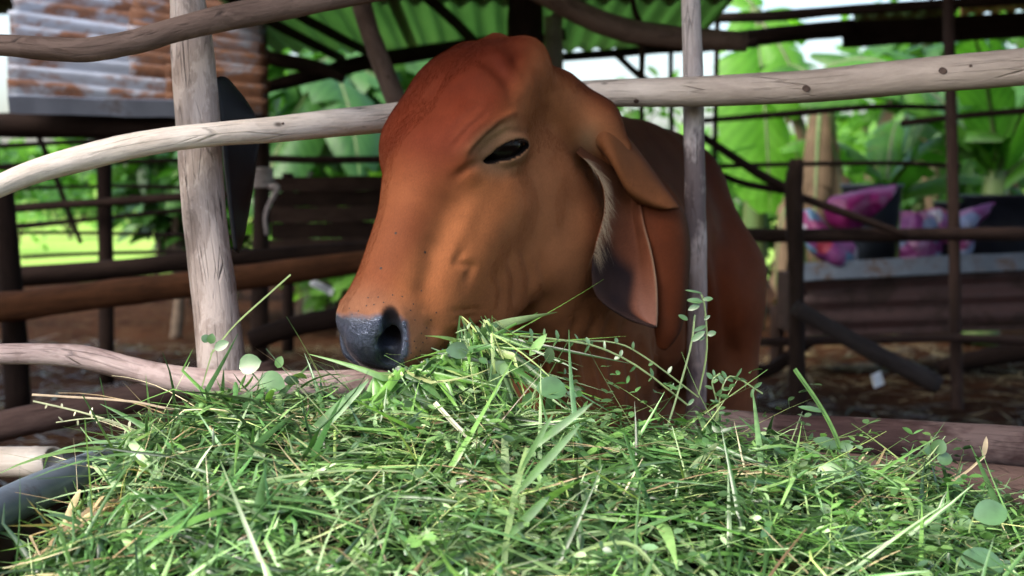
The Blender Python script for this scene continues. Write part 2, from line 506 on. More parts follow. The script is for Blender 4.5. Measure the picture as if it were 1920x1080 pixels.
pole('fence_rail', pr_px([(-440, 520, 1.60, 46), (-300, 475, 1.63, 46), (-160, 420, 1.66, 44), (-60, 375, 1.69, 42), (0, 348, 1.71, 42), (70, 320, 1.73, 46), (155, 296, 1.75, 50), (240, 275, 1.765, 49), (330, 260, 1.78, 46), (420, 250, 1.80, 46), (500, 244, 1.83, 48), (610, 232, 1.89, 52), (715, 222, 1.95, 53), (860, 203, 2.02, 52), (990, 188, 2.04, 50), (1110, 176, 2.05, 50), (1300, 172, 2.02, 56), (1500, 163, 1.99, 61), (1700, 144, 1.96, 66), (1920, 125, 1.93, 69), (2080, 108, 1.90, 72)]),
     M_PALE, 'long pale peeled rail passing behind the cow head and over its neck', 'rail', fence_group, 160, 28, .05, ((.62, 4.6, .08), (1.28, 4.5, -.1), (1.48, 4.5, -.1)))
pole('fence_pole', pr_px([(1293, -60, 2.10, 36), (1295, 0, 2.10, 36), (1299, 120, 2.09, 38), (1300, 170, 2.09, 39), (1302, 300, 2.09, 39), (1305, 450, 2.09, 40), (1307, 560, 2.09, 38), (1306, 690, 2.09, 38), (1304, 900, 2.09, 40), (1302, 1300, 2.09, 42)]),
     M_CHAR, 'slim upright grey pole with charred patches beside the cow ear', 'pole', fence_group, 80, 20, .06, ((.26, 4.0, .15), (.46, 3.6, .12)))
pole('fence_rail', pr_px([(-420, 705, 1.82, 38), (-250, 688, 1.81, 36), (-100, 670, 1.80, 36), (0, 664, 1.80, 38), (95, 664, 1.795, 41), (165, 671, 1.79, 44), (240, 691, 1.785, 46), (320, 709, 1.78, 50), (430, 722, 1.775, 56), (560, 722, 1.78, 54), (760, 713, 1.80, 46), (900, 712, 1.84, 44)]),
     M_PINK, 'pinkish grey bent rail crossing the foot of the thick left post', 'rail', fence_group, 90, 24, .06, ((.21, 4.6, .12), (.1, 1.5, .1)))
pole('fence_log', pr_px([(-80, 822, 2.30, 60), (0, 800, 2.30, 58), (180, 762, 2.33, 54), (350, 727, 2.36, 52), (520, 700, 2.40, 50)]),
     M_LOG2, 'blurred brown log slanting up behind the white bamboo end', 'log', fence_group, 40, 18)
pole('fence_log', pr_px([(1310, 794, 1.90, 50), (1345, 797, 1.90, 60), (1400, 806, 1.895, 70), (1500, 817, 1.89, 76), (1620, 822, 1.88, 80), (1920, 842, 1.86, 84), (2120, 856, 1.85, 86)]),
     M_LOG, 'thick dark purplish brown log lying right of the cow leg', 'log', fence_group, 60, 28, .04)
pole('fence_log', pr_px([(1400, 868, 1.80, 56), (1500, 874, 1.80, 56), (1700, 890, 1.79, 66), (1920, 922, 1.78, 90), (2120, 945, 1.77, 96)]),
     M_LOG2, 'lower reddish brown log half buried in grass at the right edge', 'log', fence_group, 60, 24, .05)
pole('fence_post', [(1.06, 1.98, -.1, .04), (1.05, 1.98, .6, .04), (1.04, 1.98, 1.25, .037)], M_POST, 'grey post holding the rails outside the right edge', 'post', fence_group, 30, 16)
pole('fence_post', [(-.96, 1.95, -.1, .04), (-.95, 1.93, .6, .04), (-.93, 1.92, 1.25, .037)], M_POST, 'grey post holding the rails outside the left edge', 'post', fence_group, 30, 16)

# dark branch scars on the long pale rail
def rail_knots():
    rail = [o for o in COL.objects if o.name.startswith('fence_rail') and 'pale peeled' in o.get('label', '')][0]
    ks = ((1193, 189, 7), (1512, 166, 10), (1768, 133, 10), (1820, 124, 4), (1110, 186, 4), (530, 232, 3))
    dgk = bpy.context.evaluated_depsgraph_get()
    for x, y, r in ks:
        o0 = Vector((0, 0, CAM_Z)); ok, loc, nor, _, ob, _ = scene.ray_cast(dgk, o0, (P(x, y, 1) - o0).normalized())
        if not ok or ob.name != rail.name: continue
        R = r * .5 / FOCAL_PX * 1.95; e1 = Vector((1, 0, -.05)); e1 = (e1 - nor * e1.dot(nor)).normalized(); e2 = nor.cross(e1)
        V, F, G = [], [], []; n = 14
        for k, (rr, h) in enumerate(((1.5, -.0015), (1.05, .0022), (.75, .0006), (.4, .0016), (.0, .0004))):
            for j in range(n):
                a = 2 * math.pi * j / n; w = 1 + .18 * mnoise.noise(Vector((math.cos(a), math.sin(a), x)))
                V.append(loc + (e1 * math.cos(a) * 1.25 + e2 * math.sin(a)) * R * rr * w + nor * h - rail.location); G.append((a * R, rr * R * 9, 0))
        for k in range(4):
            for j in range(n): F.append((k * n + j, k * n + (j + 1) % n, (k + 1) * n + (j + 1) % n, (k + 1) * n + j))
        o = mesh_obj('knot', V, F, M_DARKRAIL, rail); set_grain(o, G)
rail_knots()

# hollow bamboo with its cut end
def bamboo():
    a, b = np.array(P(-90, 866, 1.98)), np.array(P(100, 866, 1.90))
    r = 29 / FOCAL_PX * 1.92
    ax = (b - a); L = np.linalg.norm(ax); ax /= L
    e1 = np.cross(ax, (0, 0, 1)); e1 /= np.linalg.norm(e1); e2 = np.cross(ax, e1)
    st = [(0, r), (L * .38, r), (L * .40, r * 1.05), (L * .42, r), (L * .80, r * .99), (L * .83, r * 1.03), (L * .845, r * .985), (L, r), (L, r * .86), (L * .85, r * .84), (L * .84, 0.0005)]
    V, F, G = [], [], []; n = 32
    for k, (l, rr) in enumerate(st):
        for j in range(n):
            t = 2 * math.pi * j / n
            jag = (.004 * mnoise.noise(Vector((math.cos(t) * 2, math.sin(t) * 2, 5))) if k in (7, 8) else 0)
            V.append(a + ax * (l + jag) + (e1 * math.cos(t) + e2 * math.sin(t)) * rr); G.append((t * rr, l, 0))
    for k in range(len(st) - 1):
        for j in range(n):
            j2 = (j + 1) % n
            F.append((k * n + j, k * n + j2, (k + 1) * n + j2, (k + 1) * n + j))
    o = mesh_obj('bamboo_pole', [Vector(v) - Vector(a) for v in V], F, M_BAMBOO)
    o.location = a; set_grain(o, G)
    bm = bmesh.new(); bm.from_mesh(o.data); bmesh.ops.recalc_face_normals(bm, faces=bm.faces); bm.to_mesh(o.data); bm.free()
    tag(o, 'whitish hollow bamboo pole with a sawn open end at the left edge', 'bamboo')
bamboo()

# black rubber sheet nailed behind the left post
def rubber():
    rows = [[(398, 148), (412, 146), (424, 152)], [(404, 170), (430, 172), (452, 185)], [(408, 210), (445, 215), (476, 222)], [(414, 260), (450, 262), (484, 250)],
            [(420, 320), (450, 325), (474, 320)], [(428, 390), (446, 395), (462, 392)], [(434, 440), (445, 445), (453, 440)], [(438, 468), (440, 472), (443, 470)]]
    g = []
    for i, r in enumerate(rows):
        g.append(resample([tuple(P(x, y, 1.93 + .03 * k * (1 if i % 2 else .7))) for k, (x, y) in enumerate(r)], 9))
    g = np.array(g); g = np.stack([resample(g[:, j], 28) for j in range(9)], 1)
    V = [Vector(v) for v in g.reshape(-1, 3)]; F = []
    for i in range(27):
        for j in range(8):
            F.append((i * 9 + j, i * 9 + j + 1, (i + 1) * 9 + j + 1, (i + 1) * 9 + j))
    b = V[0].copy()
    o = mesh_obj('rubber_sheet', [v - b for v in V], F, M_RUBBER); o.location = b
    m = o.modifiers.new('thick', 'SOLIDIFY'); m.thickness = .005
    tag(o, 'black rubber flap hanging on the right side of the thick left post', 'rubber sheet')
rubber()

# ================================================================== back fence, beams and shed roof
bk = 'sticks and rails of the back fence'
def bpole(pts, mat, label, name='fence_stick', cat='stick', group=bk, nseg=14, nring=8, bumpy=.1):
    return pole(name, pr_px(pts), mat, label, cat, group, nseg, nring, bumpy)
# left
bpole([(-60, 275, 6.0, 10), (0, 274, 6.0, 10), (182, 264, 6.0, 9), (330, 262, 6.0, 9), (460, 268, 6.0, 9)], M_STICK, 'topmost thin stick of the far left fence, below the dark beam')
bpole([(-60, 318, 5.9, 14), (30, 312, 5.9, 13), (182, 306, 5.9, 9), (340, 300, 5.9, 9)], M_STICK, 'second thin stick of the far left fence, under the pale rail')
bpole([(-40, 356, 6.0, 8), (182, 349, 6.0, 7), (360, 352, 6.0, 9)], M_STICK, 'third very thin stick of the far left fence')
bpole([(-60, 398, 5.6, 17), (20, 391, 5.6, 17), (182, 380, 5.6, 16), (360, 368, 5.6, 17), (440, 364, 5.6, 17)], M_STICK, 'thickest stick of the far left fence, pinkish brown', 'fence_rail', 'rail')
bpole([(-40, 432, 5.9, 14), (40, 424, 5.9, 12), (182, 410, 5.9, 9), (360, 392, 5.9, 10)], M_STICK, 'slanting stick just below the thickest one of the far left fence')
bpole([(20, 436, 6.0, 7), (182, 437, 6.0, 7), (360, 441, 6.0, 8), (470, 444, 6.0, 8)], M_STICK, 'level thin stick across the bright field at far left')
bpole([(40, 482, 6.0, 8), (182, 475, 6.0, 7), (360, 472, 6.0, 9), (480, 470, 6.0, 9)], M_STICK, 'lowest thin stick across the bright field at far left')
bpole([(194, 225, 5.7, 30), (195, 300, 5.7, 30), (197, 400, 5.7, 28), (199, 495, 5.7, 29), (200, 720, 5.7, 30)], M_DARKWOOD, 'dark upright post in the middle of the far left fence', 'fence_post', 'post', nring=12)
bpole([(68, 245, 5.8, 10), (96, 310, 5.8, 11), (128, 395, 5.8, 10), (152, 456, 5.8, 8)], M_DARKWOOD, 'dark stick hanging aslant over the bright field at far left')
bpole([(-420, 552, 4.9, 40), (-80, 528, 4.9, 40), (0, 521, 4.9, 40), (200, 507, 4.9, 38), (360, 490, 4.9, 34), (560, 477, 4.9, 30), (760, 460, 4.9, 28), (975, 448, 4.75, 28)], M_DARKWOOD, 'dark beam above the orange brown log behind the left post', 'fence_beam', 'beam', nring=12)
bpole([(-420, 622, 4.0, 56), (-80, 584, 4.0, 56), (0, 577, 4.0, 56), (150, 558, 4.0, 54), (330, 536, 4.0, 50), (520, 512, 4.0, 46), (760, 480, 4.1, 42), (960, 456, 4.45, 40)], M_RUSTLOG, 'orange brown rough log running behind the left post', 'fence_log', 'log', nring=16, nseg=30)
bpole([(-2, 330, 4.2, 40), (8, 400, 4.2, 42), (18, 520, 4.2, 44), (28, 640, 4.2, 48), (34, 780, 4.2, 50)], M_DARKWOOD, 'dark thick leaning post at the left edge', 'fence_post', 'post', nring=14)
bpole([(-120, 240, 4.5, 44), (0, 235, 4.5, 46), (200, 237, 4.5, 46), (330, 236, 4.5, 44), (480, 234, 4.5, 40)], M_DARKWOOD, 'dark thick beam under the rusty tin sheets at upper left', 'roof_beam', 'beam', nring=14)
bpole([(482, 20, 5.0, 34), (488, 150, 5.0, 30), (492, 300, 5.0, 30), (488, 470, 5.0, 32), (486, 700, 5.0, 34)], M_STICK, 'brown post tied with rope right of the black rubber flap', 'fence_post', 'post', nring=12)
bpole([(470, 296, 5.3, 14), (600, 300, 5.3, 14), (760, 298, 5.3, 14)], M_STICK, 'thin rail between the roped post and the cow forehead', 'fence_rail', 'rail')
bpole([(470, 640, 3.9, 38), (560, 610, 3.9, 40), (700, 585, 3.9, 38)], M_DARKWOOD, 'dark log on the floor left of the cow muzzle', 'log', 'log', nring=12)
# roof timbers
rt = 'timbers under the shed roof'
bpole([(480, 168, 5.4, 22), (560, 148, 5.4, 26), (680, 118, 5.4, 30), (800, 98, 5.4, 30), (920, 82, 5.4, 30), (1060, 62, 5.4, 28)], M_DARKWOOD, 'dark purlin under the edge of the green roof sheets', 'roof_purlin', 'purlin', rt, nring=12)
bpole([(430, 88, 5.2, 24), (520, 112, 5.2, 28), (600, 128, 5.2, 26), (646, 148, 5.2, 18)], M_STICK, 'grey brown broken branch end left of the green roof edge', 'roof_branch', 'branch', rt)
bpole([(662, -60, 3.5, 38), (684, 30, 3.5, 38), (708, 100, 3.5, 36), (742, 188, 3.5, 40), (770, 260, 3.5, 40)], M_DARKRAIL, 'brown slanting prop above the left of the cow forehead', 'roof_prop', 'prop', rt, nseg=24, nring=14)
bpole([(985, -80, 4.6, 68), (985, 60, 4.6, 66), (985, 300, 4.6, 66), (985, 1015, 4.6, 66)], M_DARKWOOD, 'wide dark post rising behind the cow poll', 'roof_post', 'post', rt, nring=16)
bpole([(1038, 18, 5.0, 36), (1038, 90, 5.0, 35), (1040, 300, 5.0, 36), (1040, 830, 5.0, 36)], M_LIGHTPOST, 'light grey post just right of the cow poll', 'roof_post', 'post', rt, nring=14)
bpole([(985, -30, 3.8, 44), (1060, 10, 3.8, 44), (1120, 38, 3.8, 46), (1190, 60, 3.8, 46), (1290, 72, 3.8, 42), (1400, 78, 3.8, 38)], M_DARKRAIL, 'thick brown crooked branch from the cow poll to the slim pole', 'roof_branch', 'branch', rt, nseg=28, nring=14)
bpole([(1040, 108, 5.6, 16), (1150, 100, 5.6, 16), (1285, 88, 5.6, 18), (1420, 80, 5.6, 18)], M_DARKWOOD, 'thin dark purlin right of the cow poll', 'roof_purlin', 'purlin', rt)
bpole([(1185, -10, 4.4, 10), (1190, 20, 4.4, 11), (1204, 60, 4.4, 14), (1203, 145, 4.4, 10), (1203, 240, 4.4, 8)], M_STICK, 'bent hanging stick left of the slim pole')
bpole([(1150, 95, 5.6, 14), (1180, 125, 5.6, 12), (1200, 142, 5.6, 14), (1225, 160, 5.6, 12)], M_STICK, 'short crooked twig above the pale rail near the cow ear')
bpole([(1258, 90, 5.8, 9), (1258, 180, 5.8, 9), (1260, 260, 5.8, 9)], M_DARKWOOD, 'thin upright stick just left of the slim pole')
bpole([(1180, 50, 5.7, 16), (1300, 36, 5.7, 18), (1450, 30, 5.7, 20), (1600, 18, 5.7, 20), (1960, -4, 5.7, 20)], M_STICK, 'long brown pole under the dark roof at upper right', 'roof_purlin', 'purlin', rt)
bpole([(1280, 88, 6.1, 30), (1450, 66, 6.1, 32), (1600, 52, 6.1, 34)], M_DARKWOOD, 'dark beam above the bright banana leaf', 'roof_beam', 'beam', rt)
board('roof_beam', P(1580, 66, 6.2), P(2000, 42, 6.2), (0, 0, 1), .11, .03, M_DARKWOOD, None, 'dark flat board under the tin sheets at the upper right corner', 'beam', rt)
# right
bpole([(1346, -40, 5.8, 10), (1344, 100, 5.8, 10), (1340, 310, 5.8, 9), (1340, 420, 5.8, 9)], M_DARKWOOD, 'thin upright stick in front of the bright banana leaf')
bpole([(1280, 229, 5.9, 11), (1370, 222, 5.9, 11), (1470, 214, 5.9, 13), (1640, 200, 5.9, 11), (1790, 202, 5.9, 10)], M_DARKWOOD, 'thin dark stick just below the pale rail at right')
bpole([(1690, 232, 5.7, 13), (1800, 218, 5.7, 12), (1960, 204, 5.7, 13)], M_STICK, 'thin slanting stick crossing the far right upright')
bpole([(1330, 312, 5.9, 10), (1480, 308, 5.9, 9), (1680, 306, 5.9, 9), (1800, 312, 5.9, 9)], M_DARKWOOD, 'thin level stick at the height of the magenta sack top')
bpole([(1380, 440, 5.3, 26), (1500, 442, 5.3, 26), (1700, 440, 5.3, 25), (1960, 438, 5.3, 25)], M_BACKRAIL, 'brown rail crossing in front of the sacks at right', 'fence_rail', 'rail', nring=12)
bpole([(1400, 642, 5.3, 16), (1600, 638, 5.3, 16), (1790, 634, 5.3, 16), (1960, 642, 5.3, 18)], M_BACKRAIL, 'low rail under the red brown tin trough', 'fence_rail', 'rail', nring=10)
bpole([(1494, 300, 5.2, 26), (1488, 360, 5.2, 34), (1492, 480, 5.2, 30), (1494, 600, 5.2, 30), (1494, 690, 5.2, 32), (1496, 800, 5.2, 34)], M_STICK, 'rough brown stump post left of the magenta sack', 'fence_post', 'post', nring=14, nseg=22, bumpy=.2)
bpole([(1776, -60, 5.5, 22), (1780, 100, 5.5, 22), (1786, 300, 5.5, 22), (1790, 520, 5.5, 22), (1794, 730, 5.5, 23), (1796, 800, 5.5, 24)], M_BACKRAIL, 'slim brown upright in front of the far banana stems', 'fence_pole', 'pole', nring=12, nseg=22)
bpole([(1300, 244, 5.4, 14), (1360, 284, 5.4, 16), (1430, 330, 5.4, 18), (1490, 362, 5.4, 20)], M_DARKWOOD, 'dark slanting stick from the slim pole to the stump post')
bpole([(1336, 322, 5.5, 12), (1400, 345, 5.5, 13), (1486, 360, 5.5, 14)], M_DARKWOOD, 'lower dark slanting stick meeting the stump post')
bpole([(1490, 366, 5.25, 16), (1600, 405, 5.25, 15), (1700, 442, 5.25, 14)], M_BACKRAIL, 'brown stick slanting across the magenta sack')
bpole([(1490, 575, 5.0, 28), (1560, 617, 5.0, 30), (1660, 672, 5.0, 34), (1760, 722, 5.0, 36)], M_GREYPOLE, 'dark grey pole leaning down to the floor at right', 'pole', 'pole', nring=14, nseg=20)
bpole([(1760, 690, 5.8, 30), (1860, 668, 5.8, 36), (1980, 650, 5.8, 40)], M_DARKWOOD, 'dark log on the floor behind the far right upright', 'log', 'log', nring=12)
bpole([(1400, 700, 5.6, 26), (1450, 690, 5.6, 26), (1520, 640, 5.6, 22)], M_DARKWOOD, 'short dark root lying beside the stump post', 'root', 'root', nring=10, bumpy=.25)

# planks of the far wall between the roped post and the cow
wall = empty('plank_wall', P(620, 460, 5.7)); tag(wall, 'dark wall of old planks behind the cow nose bridge', 'wall')
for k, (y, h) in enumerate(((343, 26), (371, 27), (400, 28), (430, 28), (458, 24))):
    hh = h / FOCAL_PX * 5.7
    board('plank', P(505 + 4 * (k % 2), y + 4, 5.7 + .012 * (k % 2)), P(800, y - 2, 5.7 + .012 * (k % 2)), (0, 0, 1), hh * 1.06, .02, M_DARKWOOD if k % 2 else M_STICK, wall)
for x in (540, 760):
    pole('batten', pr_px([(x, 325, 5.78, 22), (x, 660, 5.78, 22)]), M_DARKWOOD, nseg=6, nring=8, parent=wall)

# tin lean-to at upper left: ribs run level, the sheets face the pen
def tin_leanto():
    root = empty('tin_lean_to', P(240, 210, 4.6)); tag(root, 'zinc and rust corrugated sheets of the lean-to at upper left', 'tin roof')
    def sheet(x0, y0, d0, x1, y1, d1, x2, y2, d2, mat):
        a, b, c = P(x0, y0, d0), P(x1, y1, d1), P(x2, y2, d2)   # a top-left, b top-right, c bottom-left
        uw = (c - a); vl = (b - a)
        return corrugated('tin_sheet', a, uw, vl, uw.length, vl.length, .072, .022, mat, root, .015, 14, .02)
    sheet(22, -70, 4.85, 300, -36, 4.95, 18, 40, 4.62, M_TIN)
    sheet(250, -44, 4.92, 494, 10, 5.05, 250, 62, 4.66, M_TINRUST)
    sheet(14, 24, 4.64, 290, 58, 4.72, 14, 112, 4.46, M_TIN)
    sheet(240, 52, 4.68, 496, 84, 4.80, 240, 138, 4.50, M_TINRUST)
    sheet(14, 100, 4.48, 330, 128, 4.56, 14, 178, 4.34, M_TIN)
    sheet(310, 124, 4.53, 496, 142, 4.62, 310, 194, 4.40, M_TINRUST)
    board('flashing', P(16, 196, 4.32), P(330, 204, 4.36), (0, -.4, 1), .055, .004, M_FLASH, root)
tin_leanto()

# rope on the post and pale scraps hanging by it
def rope():
    V, F, G = [], [], []
    c = P(490, 352, 5.0); off = 0
    for k in range(4):
        pr = [(c.x + .036 * math.cos(a), c.y + .036 * math.sin(a), c.z + k * .018 + .01 * a / 6.28, .009) for a in np.linspace(0, 6.3, 14)]
        v, f, g = tube_geo(pr, 22, 6, k, .1)
        V += v; F += [tuple(i + off for i in q) for q in f]; G += g; off += len(v)
    pr = [(*P(505, 350, 4.95), .008), (*P(520, 352, 4.92), .010), (*P(498, 400, 4.94), .007), (*P(500, 440, 4.96), .006)]
    v, f, g = tube_geo(pr, 14, 6, 9, .1); V += v; F += [tuple(i + off for i in q) for q in f]
    o = mesh_obj('rope', [Vector(v) - c for v in V], F, M_ROPE); o.location = c
    tag(o, 'pale rope knotted round the brown post near the rubber flap', 'rope')
rope()
def scrap(px, py, d, w, h, ang, label, mat=M_WHITE, name='plastic_scrap'):
    c = P(px, py, d); a = math.radians(ang)
    bm = bmesh.new(); bmesh.ops.create_grid(bm, x_segments=6, y_segments=4, size=.5)
    W, H = w / FOCAL_PX * d, h / FOCAL_PX * d
    for v in bm.verts:
        x, z = v.co.x * W, v.co.y * H
        y = .25 * H * math.sin(v.co.x * 5) + .012 * mnoise.noise(Vector((x * 40, z * 40, px)))
        v.co = Vector((x * math.cos(a) - z * math.sin(a), y, x * math.sin(a) + z * math.cos(a)))
    m = bpy.data.meshes.new(name); bm.to_mesh(m); bm.free(); m.materials.append(mat)
    o = bpy.data.objects.new(name, m); COL.objects.link(o); o.location = c
    s = o.modifiers.new('thick', 'SOLIDIFY'); s.thickness = .006
    tag(o, label, 'scrap'); return o
scrap(603, 538, 5.2, 46, 14, -28, 'white plastic strip lying aslant left of the cow muzzle')
scrap(1645, 712, 5.4, 22, 26, 15, 'white paper scrap on the floor at right')

# green corrugated roof, the front of it unseen tin set to shade the cow
def shed_roof():
    root = empty('shed_roof', (0, 4, 1.4)); tag(root, 'green corrugated roof sheets over the pen with wavy ends', 'roof')
    for k in range(7):                                  # back row: green, its ragged end seen above the purlin
        x = -.98 + k * .56
        if x < .6: corrugated('roof_sheet', (x, 5.9 - .1 * (k % 2), 1.415), (1, 0, 0), (0, -1, .062), .60, 1.6, .075, .011, M_GREENROOF, root, .006, 6, .02)
    for k in range(7):                                  # next row up, lapping over the first
        x = -1.0 + k * .56
        corrugated('roof_sheet', (x, 4.85, 1.505), (1, 0, 0), (0, -1, .085), .60, 1.3, .075, .011, M_GREENROOF if x < .9 else M_DULLTIN, root, .006, 6, .02)
    for r, (y0, L) in enumerate(((3.75, 1.45), (2.45, 1.28))):   # unseen front rows of tin, reach set to shade cow and right side
        for k in range(8):
            x = -2.3 + k * .60
            corrugated('roof_sheet', (x, y0, 1.615 + (3.75 - y0) * .085), (1, 0, 0), (0, -1, .085), .64, L + (.42 if r == 1 and x > .05 else 0), .075, .011, M_DULLTIN, root, .006, 6, .02)
    for k in range(5):                                  # tin added to shade the left fence, left open above the lean-to
        x = -4.1 + k * .62
        corrugated('roof_sheet', (x, 6.3, 1.62), (1, 0, 0), (0, -1, .03), .66, 1.3, .075, .011, M_DULLTIN, root, .006, 6, .02)
        if x + .66 < -1.9: corrugated('roof_sheet', (x, 4.1, 1.72), (1, 0, 0), (0, -1, .05), .66, 1.5, .075, .011, M_DULLTIN, root, .006, 6, .02)
    for k in range(2):                                  # high tin out of view, added to shade the far trough
        corrugated('roof_sheet', (.68 + k * .5, 6.45, 1.74), (1, 0, 0), (0, -1, .02), .54, 1.5, .075, .011, M_DULLTIN, root, .006, 6, .02)
    for k in range(4):                                  # dark tin over the right of the pen
        x = 1.62 + k * .62
        corrugated('roof_sheet', (x, 6.4, 1.70), (1, 0, 0), (0, -1, .05), .66, 2.7, .075, .011, M_DULLTIN, root, .006, 6, .02)
shed_roof()
for x0, x1, d0, d1 in ((545, 700, 4.4, 5.7), (830, 915, 4.5, 5.8), (470, 640, 4.2, 5.5)):
    bpole([(x0 - 80, -40, d0 - .4, 20), (x0, 20, d0, 20), (x1, 104 if x0 > 500 else 110, d1, 18)], M_DARKWOOD,
          {545: 'dark rafter crossing the middle of the green roof', 830: 'dark rafter near the cow poll under the green roof', 470: 'leftmost dark rafter under the green roof'}[x0], 'roof_rafter', 'rafter', rt)
corr = corrugated('tin_sheet', P(1600, 52, 6.9), P(1790, 40, 6.9) - P(1600, 52, 6.9), P(1600, 20, 6.4) - P(1600, 52, 6.9), .48, .5, .075, .01, M_TIN)
tag(corr, 'bluish tin sheet in the gap at the upper right', 'tin sheet')
corr = corrugated('tin_sheet', P(1800, 30, 6.8), P(2000, 14, 6.8) - P(1800, 30, 6.8), P(1800, 6, 6.5) - P(1800, 30, 6.8), .55, .25, .075, .01, M_ORANGETIN)
tag(corr, 'orange tin sheet at the upper right corner', 'tin sheet')

# ================================================================== far feed trough, tubs and sacks
def far_trough():
    d = 6.4
    root = empty('feed_trough', P(1700, 640, d)); tag(root, 'red brown tin trough with blue grey rim at far right', 'trough')
    a, b = P(1500, 632, d), P(2040, 614, d - .1)
    up = P(1500, 520, d) - a
    corrugated('front_sheet', a, up, b - a, up.length, (b - a).length, .09, .008, M_TROUGHTIN, root, .015, 10)
    a2, b2 = a + Vector((0, .5, 0)), b + Vector((0, .5, 0))
    corrugated('back_sheet', a2, up, b2 - a2, up.length, (b2 - a2).length, .09, .008, M_TROUGHTIN, root, .015, 10)
    board('end_board', a + up * .5, a2 + up * .5, (0, 0, 1), up.length, .02, M_DARKWOOD, root)
    board('floor_board', a + Vector((0, .25, .03)), b + Vector((0, .25, .03)), (0, 1, 0), .48, .02, M_DARKWOOD, root)
    r0, r1 = a + up + Vector((-.02, -.02, .012)), b + up + Vector((0, -.02, .012))
    board('rim', r0 - up.normalized() * -.01, r1 + Vector((0, 0, .03)), (0, .5, 1), .085, .012, M_RIM, root)
    for x in (a, b, a2, b2):
        pole('leg', [(x.x, x.y + .05, -.05, .035), (x.x, x.y + .05, x.z + .1, .033)], M_DARKWOOD, nseg=6, nring=8, parent=root)
far_trough()

def cloth(name, rows, mat, label, cat, thick=.01, n=26, m=20, wob=.03, seed=0):
    """crumpled sack skin over a net of (px, py, d)"""
    g = np.array([resample([tuple(P(*q)) for q in r], m) for r in rows]); g = np.stack([resample(g[:, j], n) for j in range(m)], 1)
    V = []
    for i in range(n):
        for j in range(m):
            v = Vector(g[i, j]); k = mnoise.fractal(Vector((v.x * 7 + seed, v.z * 7, seed)), 1, 2, 4)
            V.append(v + Vector((.3 * wob * k, wob * k, .3 * wob * k)))
    F = [(i * m + j, i * m + j + 1, (i + 1) * m + j + 1, (i + 1) * m + j) for i in range(n - 1) for j in range(m - 1)]
    b = V[-1].copy()
    o = mesh_obj(name, [v - b for v in V], F, mat); o.location = b
    s = o.modifiers.new('thick', 'SOLIDIFY'); s.thickness = thick
    tag(o, label, cat); return o
def tub(px, py0, py1, w0, w1, d, mat, label):
    c0, c1 = P(px, py1, d), P(px, py0, d)
    r0, r1 = w1 / 2 / FOCAL_PX * d, w0 / 2 / FOCAL_PX * d
    st = [(0, .001), (0, r0), (.5, (r0 + r1) / 2), (.95, r1), (.96, r1 * 1.06), (1.0, r1 * 1.06), (1.0, r1 * .95), (.1, r0 * .93), (.08, .001)]
    h = c1.z - c0.z; V, F = [], []; n = 28
    for t, r in st:
        for j in range(n):
            a = 2 * math.pi * j / n; V.append(Vector((r * math.cos(a), r * math.sin(a), h * t)))
    for k in range(len(st) - 1):
        for j in range(n):
            j2 = (j + 1) % n; F.append((k * n + j, k * n + j2, (k + 1) * n + j2, (k + 1) * n + j))
    o = mesh_obj('feed_tub', V, F, mat); o.location = c0
    tag(o, label, 'tub', 'tubs on the far trough'); return o
tub(1632, 345, 515, 110, 86, 6.75, M_TUB, 'slate grey tub half covered by the magenta sack')
tub(1890, 365, 500, 170, 150, 6.7, M_TUBNAVY, 'dark navy tub at the right edge')
tub(1790, 378, 500, 80, 70, 6.8, M_TUBNAVY, 'dark tub between the pink sack and the navy tub')
cloth('sack', [[(1580, 366, 6.55), (1620, 358, 6.5), (1682, 350, 6.6)], [(1560, 372, 6.5), (1612, 372, 6.44), (1676, 366, 6.5)], [(1545, 392, 6.5), (1600, 398, 6.42), (1648, 392, 6.48)], [(1552, 414, 6.5), (1590, 418, 6.43), (1628, 408, 6.5)], [(1572, 432, 6.52), (1590, 438, 6.46), (1606, 430, 6.52)]],
      M_BAGMAG, 'bright magenta plastic sack spread over the slate grey tub', 'sack', wob=.04, seed=1)
cloth('sack', [[(1506, 392, 6.5), (1516, 392, 6.45), (1530, 400, 6.5)], [(1508, 430, 6.46), (1535, 430, 6.40), (1560, 440, 6.46)], [(1520, 465, 6.44), (1560, 466, 6.36), (1602, 462, 6.44)], [(1545, 488, 6.44), (1575, 494, 6.36), (1604, 488, 6.44)], [(1552, 503, 6.46), (1578, 505, 6.42), (1600, 502, 6.46)]],
      M_BAGFLOWER, 'flowered red, white and blue sack hanging beside the stump post', 'sack', wob=.03, seed=2)
cloth('sack', [[(1690, 398, 6.5), (1720, 396, 6.44), (1750, 400, 6.5)], [(1688, 430, 6.46), (1722, 430, 6.38), (1760, 430, 6.46)], [(1690, 462, 6.46), (1725, 462, 6.38), (1764, 460, 6.46)], [(1686, 492, 6.46), (1722, 496, 6.40), (1762, 490, 6.46)]],
      M_BAGPINK, 'pink purple sack right of the slate grey tub', 'sack', wob=.05, seed=3)
cloth('sack', [[(1735, 395, 6.55), (1756, 392, 6.48), (1780, 400, 6.5)], [(1738, 425, 6.5), (1760, 425, 6.44), (1786, 428, 6.5)], [(1745, 455, 6.5), (1765, 455, 6.46), (1790, 455, 6.5)]],
      M_BAGFLOWER, 'pale blue and white flowered sack behind the slim upright', 'sack', wob=.04, seed=4)
cloth('sack', [[(1795, 402, 6.5), (1830, 390, 6.46), (1866, 378, 6.5)], [(1795, 425, 6.45), (1825, 415, 6.4), (1850, 398, 6.46)], [(1796, 452, 6.45), (1815, 446, 6.4), (1830, 425, 6.46)], [(1800, 486, 6.45), (1812, 484, 6.42), (1822, 470, 6.46)]],
      M_BAGPINK, 'pink purple sack draped over the dark navy tub', 'sack', wob=.04, seed=5)
